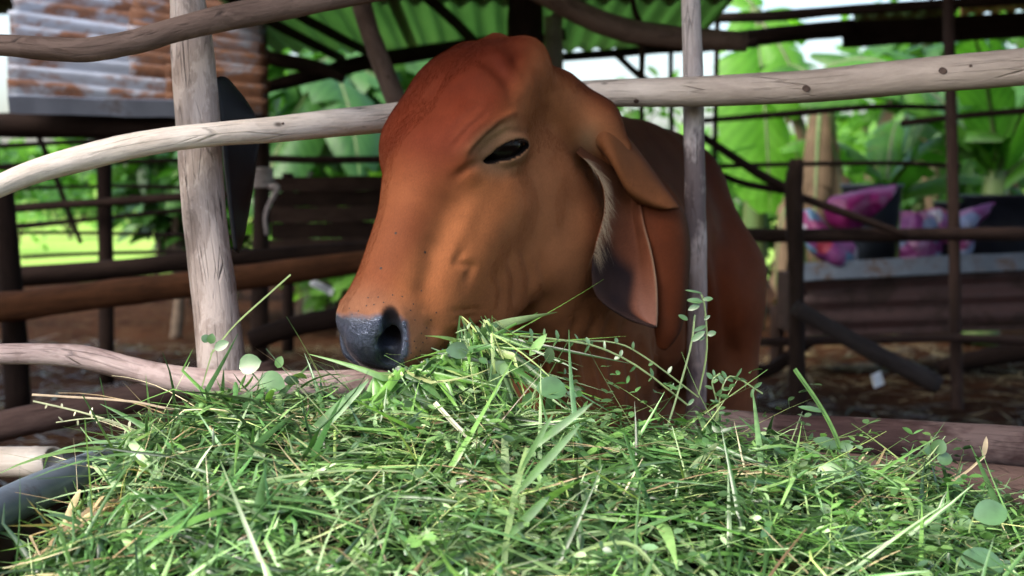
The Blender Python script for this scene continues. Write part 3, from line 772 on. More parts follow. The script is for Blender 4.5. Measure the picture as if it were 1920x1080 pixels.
# ================================================================== the cow
# one continuous skin grown from a signed distance field on a graded grid
COW_Q = globals().get('COW_Q', 1.0)      # voxel size factor
HO = np.array(P(832, 283, 1.75))          # midpoint between the eyes
def _nrm(v):
    v = np.array(v, float); return v / np.linalg.norm(v)
HF = _nrm((-.406, -.527, -.747))          # towards the muzzle
HR = _nrm((.78, -.63, .02)); HR = _nrm(HR - HF * HR.dot(HF))   # the cow's left
HU = np.cross(HF, HR); HU = HU if HU[2] > 0 else -HU           # out of the forehead

def hw(f, r, u):
    return HO + HF * f + HR * r + HU * u

def _axis(segs):
    out = [segs[0][0]]
    for a, b, h in segs:
        n = max(1, int(round((b - a) / h)))
        out += list(a + (b - a) * (np.arange(n) + 1) / n)
    return np.array(out, np.float32)
_q = 0.0030 * COW_Q
GX = _axis([(-.36, -.27, .008), (-.27, .26, _q), (.26, .50, .008 * COW_Q), (.50, .58, .012)])
GY = _axis([(1.40, 2.04, _q), (2.04, 2.3, .006 * COW_Q), (2.3, 2.75, .010 * COW_Q), (2.75, 4.15, .018)])
GZ = _axis([(-.03, .50, .009 * COW_Q), (.50, 1.09, _q), (1.09, 1.16, .01)])
GRID = np.full((len(GX), len(GY), len(GZ)), 0.5, np.float32)

def _box(lo, hi):
    s = []
    for ax, a, b in zip((GX, GY, GZ), lo, hi):
        i = max(0, int(np.searchsorted(ax, a)) - 1); j = min(len(ax), int(np.searchsorted(ax, b)) + 1)
        s.append(slice(i, max(j, i + 2)))
    return tuple(s)
def _pts(s):
    return GX[s[0]][:, None, None], GY[s[1]][None, :, None], GZ[s[2]][None, None, :]
def _smin(a, b, k):
    h = np.maximum(k - np.abs(a - b), 0) / k
    return np.minimum(a, b) - h * h * k * 0.25
def _smax(a, b, k):
    return -_smin(-a, -b, k)

def d_cone(x, y, z, a, b, ra, rb):
    ab = [float(b[i] - a[i]) for i in range(3)]
    L = sum(v * v for v in ab) + 1e-12
    px, py, pz = x - float(a[0]), y - float(a[1]), z - float(a[2])
    t = np.clip((px * ab[0] + py * ab[1] + pz * ab[2]) / L, 0, 1)
    dx, dy, dz = px - t * ab[0], py - t * ab[1], pz - t * ab[2]
    return np.sqrt(dx * dx + dy * dy + dz * dz) - (ra + (rb - ra) * t)
def d_ell(x, y, z, c, R, B=None):
    px, py, pz = x - float(c[0]), y - float(c[1]), z - float(c[2])
    if B is not None:
        px, py, pz = [px * float(e[0]) + py * float(e[1]) + pz * float(e[2]) for e in B]
    qx, qy, qz = px / R[0], py / R[1], pz / R[2]
    k0 = np.sqrt(qx * qx + qy * qy + qz * qz) + 1e-9
    k1 = np.sqrt((qx / R[0]) ** 2 + (qy / R[1]) ** 2 + (qz / R[2]) ** 2) + 1e-9
    return k0 * (k0 - 1) / k1

# ---------------------------------------------------------------- trunk, neck, legs (world space)
def body_cone(a, b, ra, rb, k=.05, m=.10):
    a, b = np.array(a), np.array(b); r = max(ra, rb) + m
    s = _box(np.minimum(a, b) - r, np.maximum(a, b) + r)
    GRID[s] = _smin(GRID[s], d_cone(*_pts(s), a, b, ra, rb), k)
def body_ell(c, R, B=None, k=.05, m=.10):
    c = np.array(c); r = max(R) + m
    s = _box(c - r, c + r)
    GRID[s] = _smin(GRID[s], d_ell(*_pts(s), c, R, B), k)

def body_build():
    ax = _nrm((.06, 1, 0))
    B = (_nrm(np.cross(ax, (0, 0, 1))), ax, np.array((0, 0, 1.)))
    sh = np.array(P(1195, 520, 2.55))
    body_ell(sh + np.array((-.030, .05, -.01)), (.182, .30, .215), B)                       # chest
    body_ell(sh + np.array((.01, .60, -.04)), (.205, .48, .225), B)                  # barrel
    body_ell(sh + np.array((.08, 1.08, .04)), (.19, .26, .21), B)                    # rump
    body_ell(P(1185, 318, 2.58), (.08, .17, .070), B, k=.09)                        # hump
    for s_ in (-1, 1):                                                               # hind legs
        h = sh + np.array((.08 + .12 * s_, 1.12, -.03))
        body_cone(h, h + np.array((.01 * s_, -.06, -.24)), .125, .075)
        body_cone(h + np.array((.01 * s_, -.06, -.24)), h + np.array((0, .10, -.36)), .07, .042, .03)
        body_cone(h + np.array((0, .10, -.36)), (h[0], h[1] + .07, .07), .040, .030, .03)
        body_cone((h[0], h[1] + .07, .07), (h[0], h[1] + .04, .025), .034, .042, .02)
    # left foreleg (seen) and right foreleg
    for px_, dd in ((1362, 2.50), (1050, 2.44)):
        top = np.array(P(px_ - (12 if px_ > 1200 else -40), 520, dd)); kn = np.array(P(px_ + 2, 860, dd))
        body_cone(top, kn, .078, .043, .07)
        ft = np.array((kn[0], kn[1] + .01, .06))
        body_cone(kn, ft, .044, .030, .03)
        body_cone(ft, (ft[0], ft[1] - .025, .02), .035, .044, .02)
    # shoulder blade with its point
    body_cone(P(1258, 370, 2.55), P(1312, 560, 2.44), .10, .080, .08)
    # neck: crest, throat and dewlap
    body_cone(P(1000, 280, 1.97), P(1170, 350, 2.42), .075, .115, .06)
    body_cone(P(1040, 400, 1.98), P(1180, 480, 2.38), .090, .150, .06)
    body_cone(P(1030, 510, 1.92), P(1090, 660, 2.14), .062, .115, .06)
    body_cone(P(1010, 575, 1.90), P(1075, 745, 2.06), .034, .055, .05)               # dewlap edge
    body_cone(P(1075, 745, 2.06), P(1170, 810, 2.30), .055, .090, .06)
    body_cone(P(1215, 420, 2.16), P(1225, 640, 2.22), .055, .050, .04)               # fold of the neck behind the ear

# ---------------------------------------------------------------- head (local space)
_hs = _box(np.array((-.34, 1.42, .50)), np.array((.32, 2.16, 1.13)))
def head_local(x, y, z):
    px, py, pz = x - HO[0], y - HO[1], z - HO[2]
    g = lambda e: (px * float(e[0]) + py * float(e[1]) + pz * float(e[2])).astype(np.float32)
    return g(HF), g(HR), g(HU)

EYE_R = .0300
EYE_A = _nrm((-.60, .60, -.50))            # inner -> outer corner, local (f, |r|, u)
EYE_N = np.array((.55, .75, .35)); EYE_N = _nrm(EYE_N - EYE_A * EYE_A.dot(EYE_N))   # outward
EYE_B = np.cross(EYE_N, EYE_A); EYE_B = EYE_B if EYE_B[2] > 0 else -EYE_B         # towards the brow
EYE_C = np.array((-.0115, .083, -.0140)) - EYE_N * EYE_R     # eyeball centre

def almond(a, b):
    """signed field of the lid opening in the eye's tangent plane (negative inside)"""
    up = np.interp(a, [-.033, -.025, -.017, -.010, -.003, .004, .011, .018, .025, .030, .034], [-.0090, -.0062, -.0015, .0030, .0065, .0085, .0092, .0088, .0072, .0045, .0000])
    lo = np.interp(a, [-.033, -.025, -.015, .003, .013, .022, .029, .034], [-.0100, -.0115, -.0120, -.0110, -.0095, -.0065, -.0030, .0000])
    return np.maximum(np.maximum(b - up, lo - b), np.abs(a - .0005) - .0325).astype(np.float32)

def head_field(f, r, u):
    q = np.abs(r)
    E = lambda c, R, B=None: d_ell(f, q, u, c, R, B)
    C = lambda a, b, ra, rb: d_cone(f, q, u, a, b, ra, rb)
    d = E((-.095, 0, -.004), (.085, .078, .056))
    d = _smin(d, E((-.075, .040, .006), (.075, .049, .047)), .03)                # temples of the forehead
    d = _smin(d, E((-.015, 0, .002), (.105, .066, .049)), .03)
    d = _smin(d, E((-.150, 0, -.055), (.050, .070, .065)), .04)                  # occiput
    d = _smin(d, E((-.172, -.004, .002), (.020, .020, .026)), .014)                   # poll knob
    d = _smin(d, E((-.153, .048, -.003), (.032, .025, .029)), .022)               # horn buds
    d = _smin(d, C((.02, 0, -.001), (.215, 0, -.040), .050, .040), .035)         # nose bridge
    d = _smin(d, E((-.010, .058, .004), (.050, .034, .040)), .03)                # orbit
    d = _smin(d, C((.030, .038, -.070), (.180, .022, -.075), .048, .042), .04)   # maxilla
    d = _smin(d, E((-.040, .044, -.138), (.085, .038, .105)), .04)               # masseter
    d = _smin(d, C((-.050, .036, -.222), (.130, .022, -.168), .032, .028), .04)  # jaw
    d = _smin(d, C((.130, .014, -.168), (.228, .008, -.145), .028, .019), .02)   # chin
    d = _smin(d, E((.232, 0, -.056), (.050, .0535, .047)), .03)                   # muzzle
    d = _smin(d, E((.222, .029, -.083), (.048, .028, .030)), .02)                # upper lip
    d = _smin(d, E((.165, .030, -.103), (.050, .024, .034)), .03)                # lip towards the mouth corner
    d = _smin(d, E((.085, .034, -.125), (.075, .032, .055)), .03)                # cheek
    # mouth slit
    sl = np.maximum(np.abs(u + .115 - .26 * (f - .26)) - .003, .152 - f)
    d = _smax(d, -np.maximum(sl, f - .35), .006)
    # nostril wing and opening
    d = _smin(d, C((.238, .034, -.028), (.256, .041, -.064), .016, .013), .016)
    no = np.minimum(C((.237, .0475, -.012), (.256, .046, -.034), .0085, .0120), C((.256, .046, -.034), (.277, .032, -.060), .0120, .0105))
    no = np.minimum(no, C((.268, .040, -.042), (.215, .024, -.045), .013, .009))
    d = _smax(d, -no, .008)
    # eye: hollow under the brow, lids round an almond opening
    pf, pq, pu = f - EYE_C[0], q - EYE_C[1], u - EYE_C[2]
    ea = pf * EYE_A[0] + pq * EYE_A[1] + pu * EYE_A[2]
    eb = pf * EYE_B[0] + pq * EYE_B[1] + pu * EYE_B[2]
    en = pf * EYE_N[0] + pq * EYE_N[1] + pu * EYE_N[2]
    rr = np.sqrt(ea * ea + eb * eb + en * en)
    oc = EYE_C + EYE_N * (EYE_R + .0060 + .055)
    socket = np.sqrt((f - oc[0]) ** 2 + (q - oc[1]) ** 2 + (u - oc[2]) ** 2) - .055
    d = _smax(d, -socket, .016)
    lid = np.maximum(rr - (EYE_R + .0052), -en + .004)
    d = _smin(d, lid, .012)
    al = almond(ea, eb)
    rim = np.sqrt((al - .0030) ** 2 + (rr - EYE_R - .0040) ** 2) - .0034
    d = _smin(d, np.where(en > 0, rim, .1), .005)
    hole = np.maximum(np.maximum(al, -en + .002), rr - .060)
    d = _smax(d, -hole, .003)
    return d

body_build()
_x, _y, _z = _pts(_hs)
_f, _r, _u = head_local(_x, _y, _z)
GRID[_hs] = _smin(GRID[_hs], head_field(_f, _r, _u), .045)
for s_ in (1, -1):                                           # muscle running into the base of each ear
    a_, b_ = np.array(P(1040, 195, 1.880)), np.array(P(1112, 236, 1.898))
    if s_ < 0:
        a_, b_ = [v - 2 * ((v - HO) @ HR) * HR for v in (a_, b_)]
    c2_ = np.array(P(1152, 280, 1.902)); c2_ = c2_ if s_ > 0 else c2_ - 2 * ((c2_ - HO) @ HR) * HR
    body_cone(a_, b_, .046, .036, .03, .06)
    body_cone(b_, c2_, .036, .022, .02, .05)

import openvdb
_g = openvdb.FloatGrid(background=0.5)
_g.copyFromArray(np.ascontiguousarray(GRID))
_pp, _tt, _qq = _g.convertToPolygons(0.0)
del _g
def _i2w(ax, i):
    return np.interp(i, np.arange(len(ax)), ax)
CV = np.stack([_i2w(GX, _pp[:, 0]), _i2w(GY, _pp[:, 1]), _i2w(GZ, _pp[:, 2])], 1)
CQ = _qq.astype(np.int64)
_v = np.cross(CV[CQ[:, 2]] - CV[CQ[:, 0]], CV[CQ[:, 3]] - CV[CQ[:, 1]])
if np.einsum('ij,ij->i', _v, CV[CQ].mean(1)).sum() < 0:      # signed volume: turn the skin outside out
    CQ = CQ[:, ::-1]
print('cow', GRID.shape, len(CV), len(CQ))
# ---------------------------------------------------------------- ears: curved leaf-shaped shells
def _cr(p, n):
    """Catmull-Rom through the points p (k,3), n samples"""
    p = np.asarray(p, float); k = len(p)
    e = np.vstack([2 * p[0] - p[1], p, 2 * p[-1] - p[-2]])
    out = []
    for t in np.linspace(0, k - 1, n):
        i = min(int(t), k - 2); w = t - i
        a, b, c, d = e[i:i + 4]
        out.append(.5 * (2 * b + (c - a) * w + (2 * a - 5 * b + 4 * c - d) * w * w + (3 * b - 3 * c + d - a) * w ** 3))
    return np.array(out)
def patch(rows, ns, nt):
    g = np.array([_cr([np.array(P(*q)) for q in r], nt) for r in rows])      # rows x nt
    return np.stack([_cr(g[:, j], ns) for j in range(nt)], 1)                  # ns x nt x 3
def shell(g, th):
    """thicken a grid g into a closed shell with thin margins"""
    ns, nt = g.shape[:2]
    du = np.gradient(g, axis=0); dv = np.gradient(g, axis=1)
    n = np.cross(du, dv); n /= np.linalg.norm(n, axis=2, keepdims=True) + 1e-12
    s = np.linspace(0, 1, ns)[:, None]; t = np.linspace(0, 1, nt)[None, :]
    e = np.minimum(np.minimum(t, 1 - t) * 7, (1 - s) * 9).clip(0, 1) ** .5
    w = (th * (.25 + .75 * e))[..., None] * n * .5
    v = np.concatenate([(g + w).reshape(-1, 3), (g - w).reshape(-1, 3)])
    q = []
    N = ns * nt
    I = lambda i, j: i * nt + j
    for i in range(ns - 1):
        for j in range(nt - 1):
            q.append((I(i, j), I(i, j + 1), I(i + 1, j + 1), I(i + 1, j)))
            q.append((N + I(i, j), N + I(i + 1, j), N + I(i + 1, j + 1), N + I(i, j + 1)))
    per = [(i, 0) for i in range(ns)] + [(ns - 1, j) for j in range(1, nt)] + [(i, nt - 1) for i in range(ns - 2, -1, -1)] + [(0, j) for j in range(nt - 2, 0, -1)]
    for a, b in zip(per, per[1:] + per[:1]):
        q.append((I(*a), I(*b), N + I(*b), N + I(*a)))
    return v, np.array(q)

EAR_BLADE = [
    [(1080, 285, 1.85), (1090, 275, 1.88), (1110, 265, 1.90), (1130, 250, 1.90)],
    [(1112, 315, 1.835), (1130, 318, 1.885), (1160, 312, 1.910), (1185, 310, 1.905)],
    [(1131, 352, 1.830), (1150, 360, 1.888), (1178, 360, 1.915), (1198, 360, 1.905)],
    [(1133, 400, 1.832), (1153, 412, 1.890), (1185, 412, 1.915), (1206, 415, 1.895)],
    [(1118, 455, 1.838), (1148, 468, 1.888), (1192, 470, 1.908), (1222, 475, 1.888)],
    [(1110, 510, 1.845), (1145, 525, 1.882), (1195, 528, 1.900), (1231, 530, 1.880)],
    [(1120, 556, 1.850), (1152, 570, 1.878), (1198, 578, 1.892), (1233, 578, 1.878)],
    [(1168, 592, 1.862), (1185, 597, 1.876), (1212, 604, 1.884), (1232, 605, 1.878)],
    [(1222, 612, 1.872), (1225, 613, 1.874), (1229, 614, 1.876), (1231, 613, 1.876)],
]
EAR_ROOF = [
    [(1060, 172, 1.95), (1052, 195, 1.915), (1054, 228, 1.90), (1064, 258, 1.90), (1072, 278, 1.91)],
    [(1108, 190, 1.94), (1106, 206, 1.898), (1108, 236, 1.875), (1114, 264, 1.872), (1124, 284, 1.886)],
    [(1150, 226, 1.935), (1146, 240, 1.888), (1144, 268, 1.858), (1147, 300, 1.856), (1158, 322, 1.888)],
    [(1200, 286, 1.935), (1192, 300, 1.900), (1182, 325, 1.873), (1178, 352, 1.868), (1184, 370, 1.895)],
    [(1240, 342, 1.938), (1232, 350, 1.908), (1222, 365, 1.890), (1216, 378, 1.886), (1218, 388, 1.905)],
    [(1274, 390, 1.918), (1270, 390, 1.912), (1264, 390, 1.905), (1258, 391, 1.900), (1252, 392, 1.899)],
]
EAR_REAR = [                                              # the rear half of the ear, hanging behind the blade
    [(1175, 330, 1.925), (1195, 325, 1.930), (1225, 335, 1.935), (1245, 350, 1.945)],
    [(1185, 385, 1.915), (1215, 380, 1.912), (1258, 385, 1.925), (1283, 402, 1.950)],
    [(1200, 440, 1.910), (1232, 440, 1.902), (1272, 440, 1.918), (1293, 452, 1.950)],
    [(1215, 500, 1.908), (1243, 500, 1.900), (1275, 502, 1.915), (1292, 510, 1.945)],
    [(1222, 560, 1.908), (1245, 562, 1.900), (1272, 565, 1.912), (1287, 570, 1.940)],
    [(1226, 610, 1.910), (1243, 615, 1.904), (1262, 620, 1.912), (1275, 620, 1.930)],
    [(1232, 648, 1.915), (1240, 655, 1.914), (1248, 656, 1.916), (1254, 650, 1.922)],
]
ear_grids = [patch(EAR_BLADE, 60, 34), patch(EAR_ROOF, 48, 30), patch(EAR_REAR, 48, 26)]
def mirror_head(v):
    v = np.asarray(v); r = (v - HO) @ HR
    return v - 2 * r[..., None] * HR
parts_v, parts_q, parts_tag = [CV], [CQ], [np.zeros(len(CV), np.int8)]
off = len(CV)
for side in (0, 1):
    for k, g in enumerate(ear_grids):
        gg = mirror_head(g) if side else g
        v, q = shell(gg, (.0060, .0055, .0065)[k])
        if side: q = q[:, ::-1]
        parts_v.append(v); parts_q.append(q + off); off += len(v)
        parts_tag.append(np.full(len(v), 1 + k, np.int8))
CV = np.concatenate(parts_v); CQ = np.concatenate(parts_q); CT = np.concatenate(parts_tag)

# ---------------------------------------------------------------- folds of the skin, coat pattern
def smooth01(x, a, b):
    t = np.clip((x - a) / (b - a), 0, 1); return t * t * (3 - 2 * t)
def vnormals(v, q):
    n = np.zeros_like(v); a = np.cross(v[q[:, 2]] - v[q[:, 0]], v[q[:, 3]] - v[q[:, 1]])
    for k in range(4): np.add.at(n, q[:, k], a)
    return n / (np.linalg.norm(n, axis=1, keepdims=True) + 1e-12)
def bearing(v):
    c, s = math.cos(PITCH), math.sin(PITCH)
    y, z = v[:, 1], v[:, 2] - CAM_Z
    d = y * c - z * s; w = y * s + z * c
    return 960 + FOCAL_PX * v[:, 0] / d, 540 - FOCAL_PX * w / d
CN = vnormals(CV, CQ)
L3 = CV - HO; LF, LR, LU = L3 @ HF, L3 @ HR, L3 @ HU
BX, BY = bearing(CV)
near = (CT == 0) & (np.einsum('ij,ij->i', CN, CV - np.array((0, 0, CAM_Z))) < 0)
def crease(path, w, depth, region=None):
    """press (depth < 0 raises) a fold along a line of the near side of the skin"""
    d = np.full(len(CV), 1e9)
    for (x0, y0), (x1, y1) in zip(path, path[1:]):
        ex, ey = x1 - x0, y1 - y0
        t = np.clip(((BX - x0) * ex + (BY - y0) * ey) / (ex * ex + ey * ey), 0, 1)
        d = np.minimum(d, np.hypot(BX - x0 - t * ex, BY - y0 - t * ey))
    x0, y0 = path[0]; x1, y1 = path[-1]
    fade = np.minimum(np.hypot(BX - x0, BY - y0), np.hypot(BX - x1, BY - y1))
    fade = np.clip(.15 + fade / (3 * w), 0, 1)
    k = -1.5 * depth * np.exp(-(d / w) ** 2) * fade * near
    CV[:] += CN * k[:, None]
CREASES = [
    ([(908, 302), (882, 312), (850, 335)], 8, .0028), ([(915, 306), (950, 318), (988, 308), (1012, 286)], 7, .0016),
    ([(925, 318), (955, 332), (995, 322)], 9, .0010),
    ([(868, 292), (900, 258), (935, 226), (975, 205)], 7, -.0020), ([(882, 288), (915, 252), (950, 225)], 5, .0020),
    ([(845, 280), (880, 238), (920, 205)], 6, .0016), ([(830, 268), (862, 228), (900, 195)], 6, .0012),
    ([(895, 292), (922, 264), (950, 246), (990, 246)], 6, .0016),
    ([(1020, 190), (1035, 240), (1040, 280)], 26, .0060), ([(1060, 320), (1068, 400), (1070, 470)], 24, .0030),
    ([(950, 465), (966, 520), (962, 575)], 8, .0017), ([(978, 460), (996, 520), (990, 580)], 8, .0017),
    ([(1008, 470), (1024, 530), (1015, 580)], 9, .0014), ([(930, 500), (942, 545), (935, 580)], 7, .0014),
    ([(850, 400), (815, 470), (800, 540), (806, 600)], 24, .0050), ([(872, 460), (856, 492), (886, 500), (870, 540)], 9, .0024),
    ([(900, 345), (868, 420), (840, 470)], 22, -.0030), ([(795, 330), (768, 420), (742, 480)], 26, -.0012),
    ([(845, 584), (905, 578)], 5, .0015), ([(852, 600), (900, 590)], 5, .0015), ([(838, 612), (876, 606)], 6, -.0012),
    ([(800, 585), (815, 620), (800, 640)], 12, .0030), ([(850, 618), (862, 640)], 5, .0014),
    ([(1092, 290), (1104, 320), (1108, 345)], 5, .0020), ([(1080, 300), (1090, 330)], 5, .0018),
    ([(896, 96), (925, 118), (955, 150), (970, 190)], 16, .0045), ([(955, 84), (968, 110), (975, 140)], 14, .0035), ([(900, 130), (880, 180), (860, 240)], 30, .0022), ([(930, 120), (985, 110), (1020, 130)], 24, .0016),
]
for c_ in CREASES: crease(*c_)
for i_ in range(15):                                        # loose skin of the dewlap and throat
    x_ = 985 + i_ * 17 + 5 * math.sin(i_ * 2.3)
    crease([(x_, 640 + 12 * math.sin(i_ * 1.7)), (x_ + 12, 720), (x_ + 14 + 4 * math.sin(i_), 800)], 6.5, .0042)
for x_ in (1085, 1120, 1150, 1180): crease([(x_, 590), (x_ - 16, 640), (x_ - 22, 690)], 9, .0030)
crease([(1345, 430), (1362, 560), (1372, 700)], 16, .008); crease([(1312, 500), (1335, 620)], 14, .005)
CN = vnormals(CV, CQ)

# coat: dark red over the poll and body, tan down the cheeks, pale round eye, lips and inside the ear
def lerp(a, b, t): return a + (np.array(b) - a) * t[:, None]
RED, DEEP, TAN, ORANGE, PALE = (.165, .028, .010), (.082, .0125, .0045), (.440, .152, .056), (.250, .074, .029), (.320, .150, .084)
Q = np.abs(LR)
COATK = .60                                                   # overall depth of the coat
col = np.tile(np.array((.190, .040, .012)), (len(CV), 1))
inhead = smooth01(LF, -.22, -.16) * (np.linalg.norm(L3, axis=1) < .42)
col = lerp(col, TAN, inhead)
col = lerp(col, (.54, .195, .078), inhead * smooth01(Q, .055, .075) * smooth01(-LU, .05, .09) * (1 - smooth01(LF, .04, .10)))  # paler tan rear cheek, lightened to offset its turn from the light
top = smooth01(LU - .35 * Q, -.050, .015)
col = lerp(col, RED, inhead * top * (1 - smooth01(LF, .02, .15)))
col = lerp(col, DEEP, inhead * smooth01(LU - .15 * Q, -.005, .045) * (1 - smooth01(LF, -.15, .01)) * .9)
col = lerp(col, ORANGE, inhead * smooth01(LU - .5 * Q, -.05, -.01) * smooth01(LF, .04, .14))
col = lerp(col, PALE, inhead * smooth01(LF, .195, .245) * .75)
EL = np.stack([LF - EYE_C[0], Q - EYE_C[1], LU - EYE_C[2]], 1)
EAc, EBc, ENc = EL @ EYE_A, EL @ EYE_B, EL @ EYE_N
ed = np.hypot((EAc + .004) / 1.3, EBc)
eyeish = (ENc > -.01) * (np.linalg.norm(EL, axis=1) < .09)
col = lerp(col, (.33, .185, .100), eyeish * (1 - smooth01(ed, .016, .042)) * .8)
brow = np.exp(-((EBc - .027 - .35 * EAc) / .008) ** 2) * np.exp(-((EAc + .012) / .030) ** 2) * eyeish
col = lerp(col, (.42, .235, .115), brow * .7)
col = lerp(col, (.012, .009, .008), ((almond(EAc, EBc) < .0016) & (ENc > .004) & (np.linalg.norm(EL, axis=1) < .05)) * 1.0)
throat = smooth01(LU, -.10, -.22) * 0 + smooth01(-LU, .16, .24) * inhead
col = lerp(col, (.300, .110, .042), throat * .6)
frontneck = (1 - inhead) * (CT == 0) * (1 - smooth01(CV[:, 1], 2.05, 2.25))
col = lerp(col, (.400, .140, .056), frontneck * .8)
_eb = np.exp(-(((BX - 1102) / 24) ** 2 + ((BY - 268) / 34) ** 2)) * near
col = lerp(col, (.42, .26, .14), _eb * .75)
nd = np.minimum(d_cone(LF, Q, LU, (.237, .0475, -.012), (.256, .046, -.034), .0085, .0120), d_cone(LF, Q, LU, (.256, .046, -.034), (.277, .032, -.060), .0120, .0105))
nd = np.minimum(nd, d_cone(LF, Q, LU, (.268, .040, -.042), (.215, .024, -.045), .013, .009))
col = lerp(col, (.010, .008, .010), 1 - smooth01(nd, .0002, .0036))
# body: darker along the back, paler leg and brisket
isb = (1 - inhead) * (CT == 0)
col = lerp(col, (.095, .017, .006), isb * smooth01(CV[:, 2], .74, .92))
col = lerp(col, (.26, .095, .045), isb * smooth01(-CV[:, 2], -.66, -.42))
# ears
_o = len(parts_v[0])
for k in range(6):
    g = ear_grids[k % 3]; ns, nt = g.shape[:2]; N = ns * nt
    sg = np.repeat(np.linspace(0, 1, ns), nt); tg = np.tile(np.linspace(0, 1, nt), ns)
    for layer in (0, 1):
        sl = slice(_o, _o + N); _o += N
        if k % 3 == 2:
            c = np.tile(np.array((.150, .036, .012)), (N, 1))
            c = lerp(c, (.070, .016, .006), smooth01(tg, .65, .95))
        elif k % 3 == 0:
            c = np.tile(np.array((.255, .082, .040)), (N, 1))
            c = lerp(c, (.150, .055, .026), 1 - smooth01(sg, .1, .45))
            c = lerp(c, (.30, .135, .095), smooth01(tg, .45, .75) * smooth01(sg, .5, .8))
            c = lerp(c, (.030, .019, .021), smooth01(sg - .25 * np.abs(tg - .2), .43, .52) * (1 - smooth01(tg + .5 * (sg - .75), .48, .62)))
            c = lerp(c, (.035, .020, .020), smooth01(sg, .93, .97))
            c = lerp(c, (.40, .27, .17), (np.abs(tg - 1) < .03) * smooth01(sg, .3, .5) * .7)
        else:
            c = np.tile(np.array((.260, .092, .034)), (N, 1))
            c = lerp(c, (.155, .048, .022), 1 - smooth01(tg, .05, .35))
            c = lerp(c, (.38, .24, .13), (1 - smooth01(sg, .12, .32)) * smooth01(tg, .45, .75) * .8)
        col[sl] = c

me = bpy.data.meshes.new('cow')
me.vertices.add(len(CV)); me.vertices.foreach_set('co', CV.astype(np.float32).ravel())
me.loops.add(CQ.size); me.loops.foreach_set('vertex_index', CQ.ravel().astype(np.int32))
me.polygons.add(len(CQ)); me.polygons.foreach_set('loop_start', np.arange(0, CQ.size, 4, dtype=np.int32))
me.update(calc_edges=True); me.validate()
me.polygons.foreach_set('use_smooth', np.ones(len(me.polygons), bool))
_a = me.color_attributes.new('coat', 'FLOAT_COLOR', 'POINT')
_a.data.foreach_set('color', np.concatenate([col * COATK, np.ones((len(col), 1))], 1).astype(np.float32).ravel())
_a = me.attributes.new('head', 'FLOAT_VECTOR', 'POINT')
_a.data.foreach_set('vector', np.stack([LF, LR, LU], 1).astype(np.float32).ravel())
_a = me.attributes.new('airway', 'FLOAT', 'POINT')         # 1 inside the nostrils
_a.data.foreach_set('value', (1 - smooth01(nd, -.0015, .0025)).astype(np.float32))
_a = me.attributes.new('skin', 'FLOAT', 'POINT')          # 1 on hide, 0 on the ear shells
_a.data.foreach_set('value', (CT == 0).astype(np.float32))

def cow_material():
    t = NT('short_red_coat')
    head = t.attr('head', 'Vector')
    sx = t.n('ShaderNodeSeparateXYZ', {0: head})
    f, r, u = sx.outputs[0], sx.outputs[1], sx.outputs[2]
    q = t.math('ABSOLUTE', r)
    # nose pad
    lim = t.math('SUBTRACT', .262, t.math('MULTIPLY', q, .5))
    lim = t.n('ShaderNodeMath', {0: lim, 1: .2505, 2: .006}, operation='SMOOTH_MIN').outputs[0]
    lim = t.math('ADD', lim, t.math('MULTIPLY', t.math('MAXIMUM', t.math('SUBTRACT', -.035, u), 0), t.mapr(q, .030, .050)))
    wob = t.math('MULTIPLY', t.math('SUBTRACT', t.noise(head, 160, 3), .5), .006)
    pad = t.math('MULTIPLY', t.mapr(t.math('ADD', t.math('SUBTRACT', f, lim), wob), -.0035, .0035), t.attr('skin', 'Fac'))
    # short hair lying along the face, darker and lighter tufts
    hair = t.mapping(head, (60, 330, 330))
    h1 = t.noise(hair, 3.2, 5, .62)
    h2 = t.noise(head, 34, 4, .6)
    h3 = t.noise(head, 9, 3, .55)
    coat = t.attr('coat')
    coat = t.mix(1, coat, t.ramp(h1, [(.28, .80), (.72, 1.18)]), 'MULTIPLY')
    coat = t.mix(1, coat, t.ramp(h2, [(.3, .88), (.7, 1.10)]), 'MULTIPLY')
    coat = t.mix(t.math('MULTIPLY', t.ramp(h3, [(.42, 0), (.75, 1)]), .10), coat, (.26, .12, .06))
    hb = t.bump(h1, .42, .0014)
    hb = t.bump(h2, .10, .004, hb)
    fur = t.n('ShaderNodeBsdfPrincipled', {'Base Color': coat, 'Roughness': .66, 'Specular IOR Level': .07, 'Normal': hb,
              'Sheen Weight': .015, 'Sheen Roughness': .45, 'Sheen Tint': (.9, .75, .68, 1)}).outputs[0]
    cells = t.voro(head, 560, 'DISTANCE_TO_EDGE')
    pebble = t.ramp(cells, [(.0, 0), (.22, 1)])
    pn = t.bump(pebble, .45, .0010)
    pn = t.bump(t.noise(head, 130, 3), .25, .003, pn)
    wet = t.noise(head, 60, 3)
    air = t.attr('airway', 'Fac')
    nose = t.pbsdf(t.mix(air, t.mix(t.noise(head, 90, 4), (.007, .008, .014), (.018, .020, .032)), (.002, .0015, .002)), t.math('ADD', t.mapr(wet, .35, .7, .13, .26), t.math('MULTIPLY', air, .5)), pn, t.mapr(air, 0, 1, 1.0, .05), **{'Specular Tint': (.66, .76, 1.0, 1), 'Coat Weight': t.mapr(air, 0, 1, .35, 0), 'Coat Roughness': .12, 'Coat Tint': (.8, .88, 1, 1)})
    mx = t.n('ShaderNodeMixShader', {0: pad, 1: fur, 2: nose})
    return t.done(mx.outputs[0])
me.materials.append(cow_material())
cow = bpy.data.objects.new('cow', me); COL.objects.link(cow)

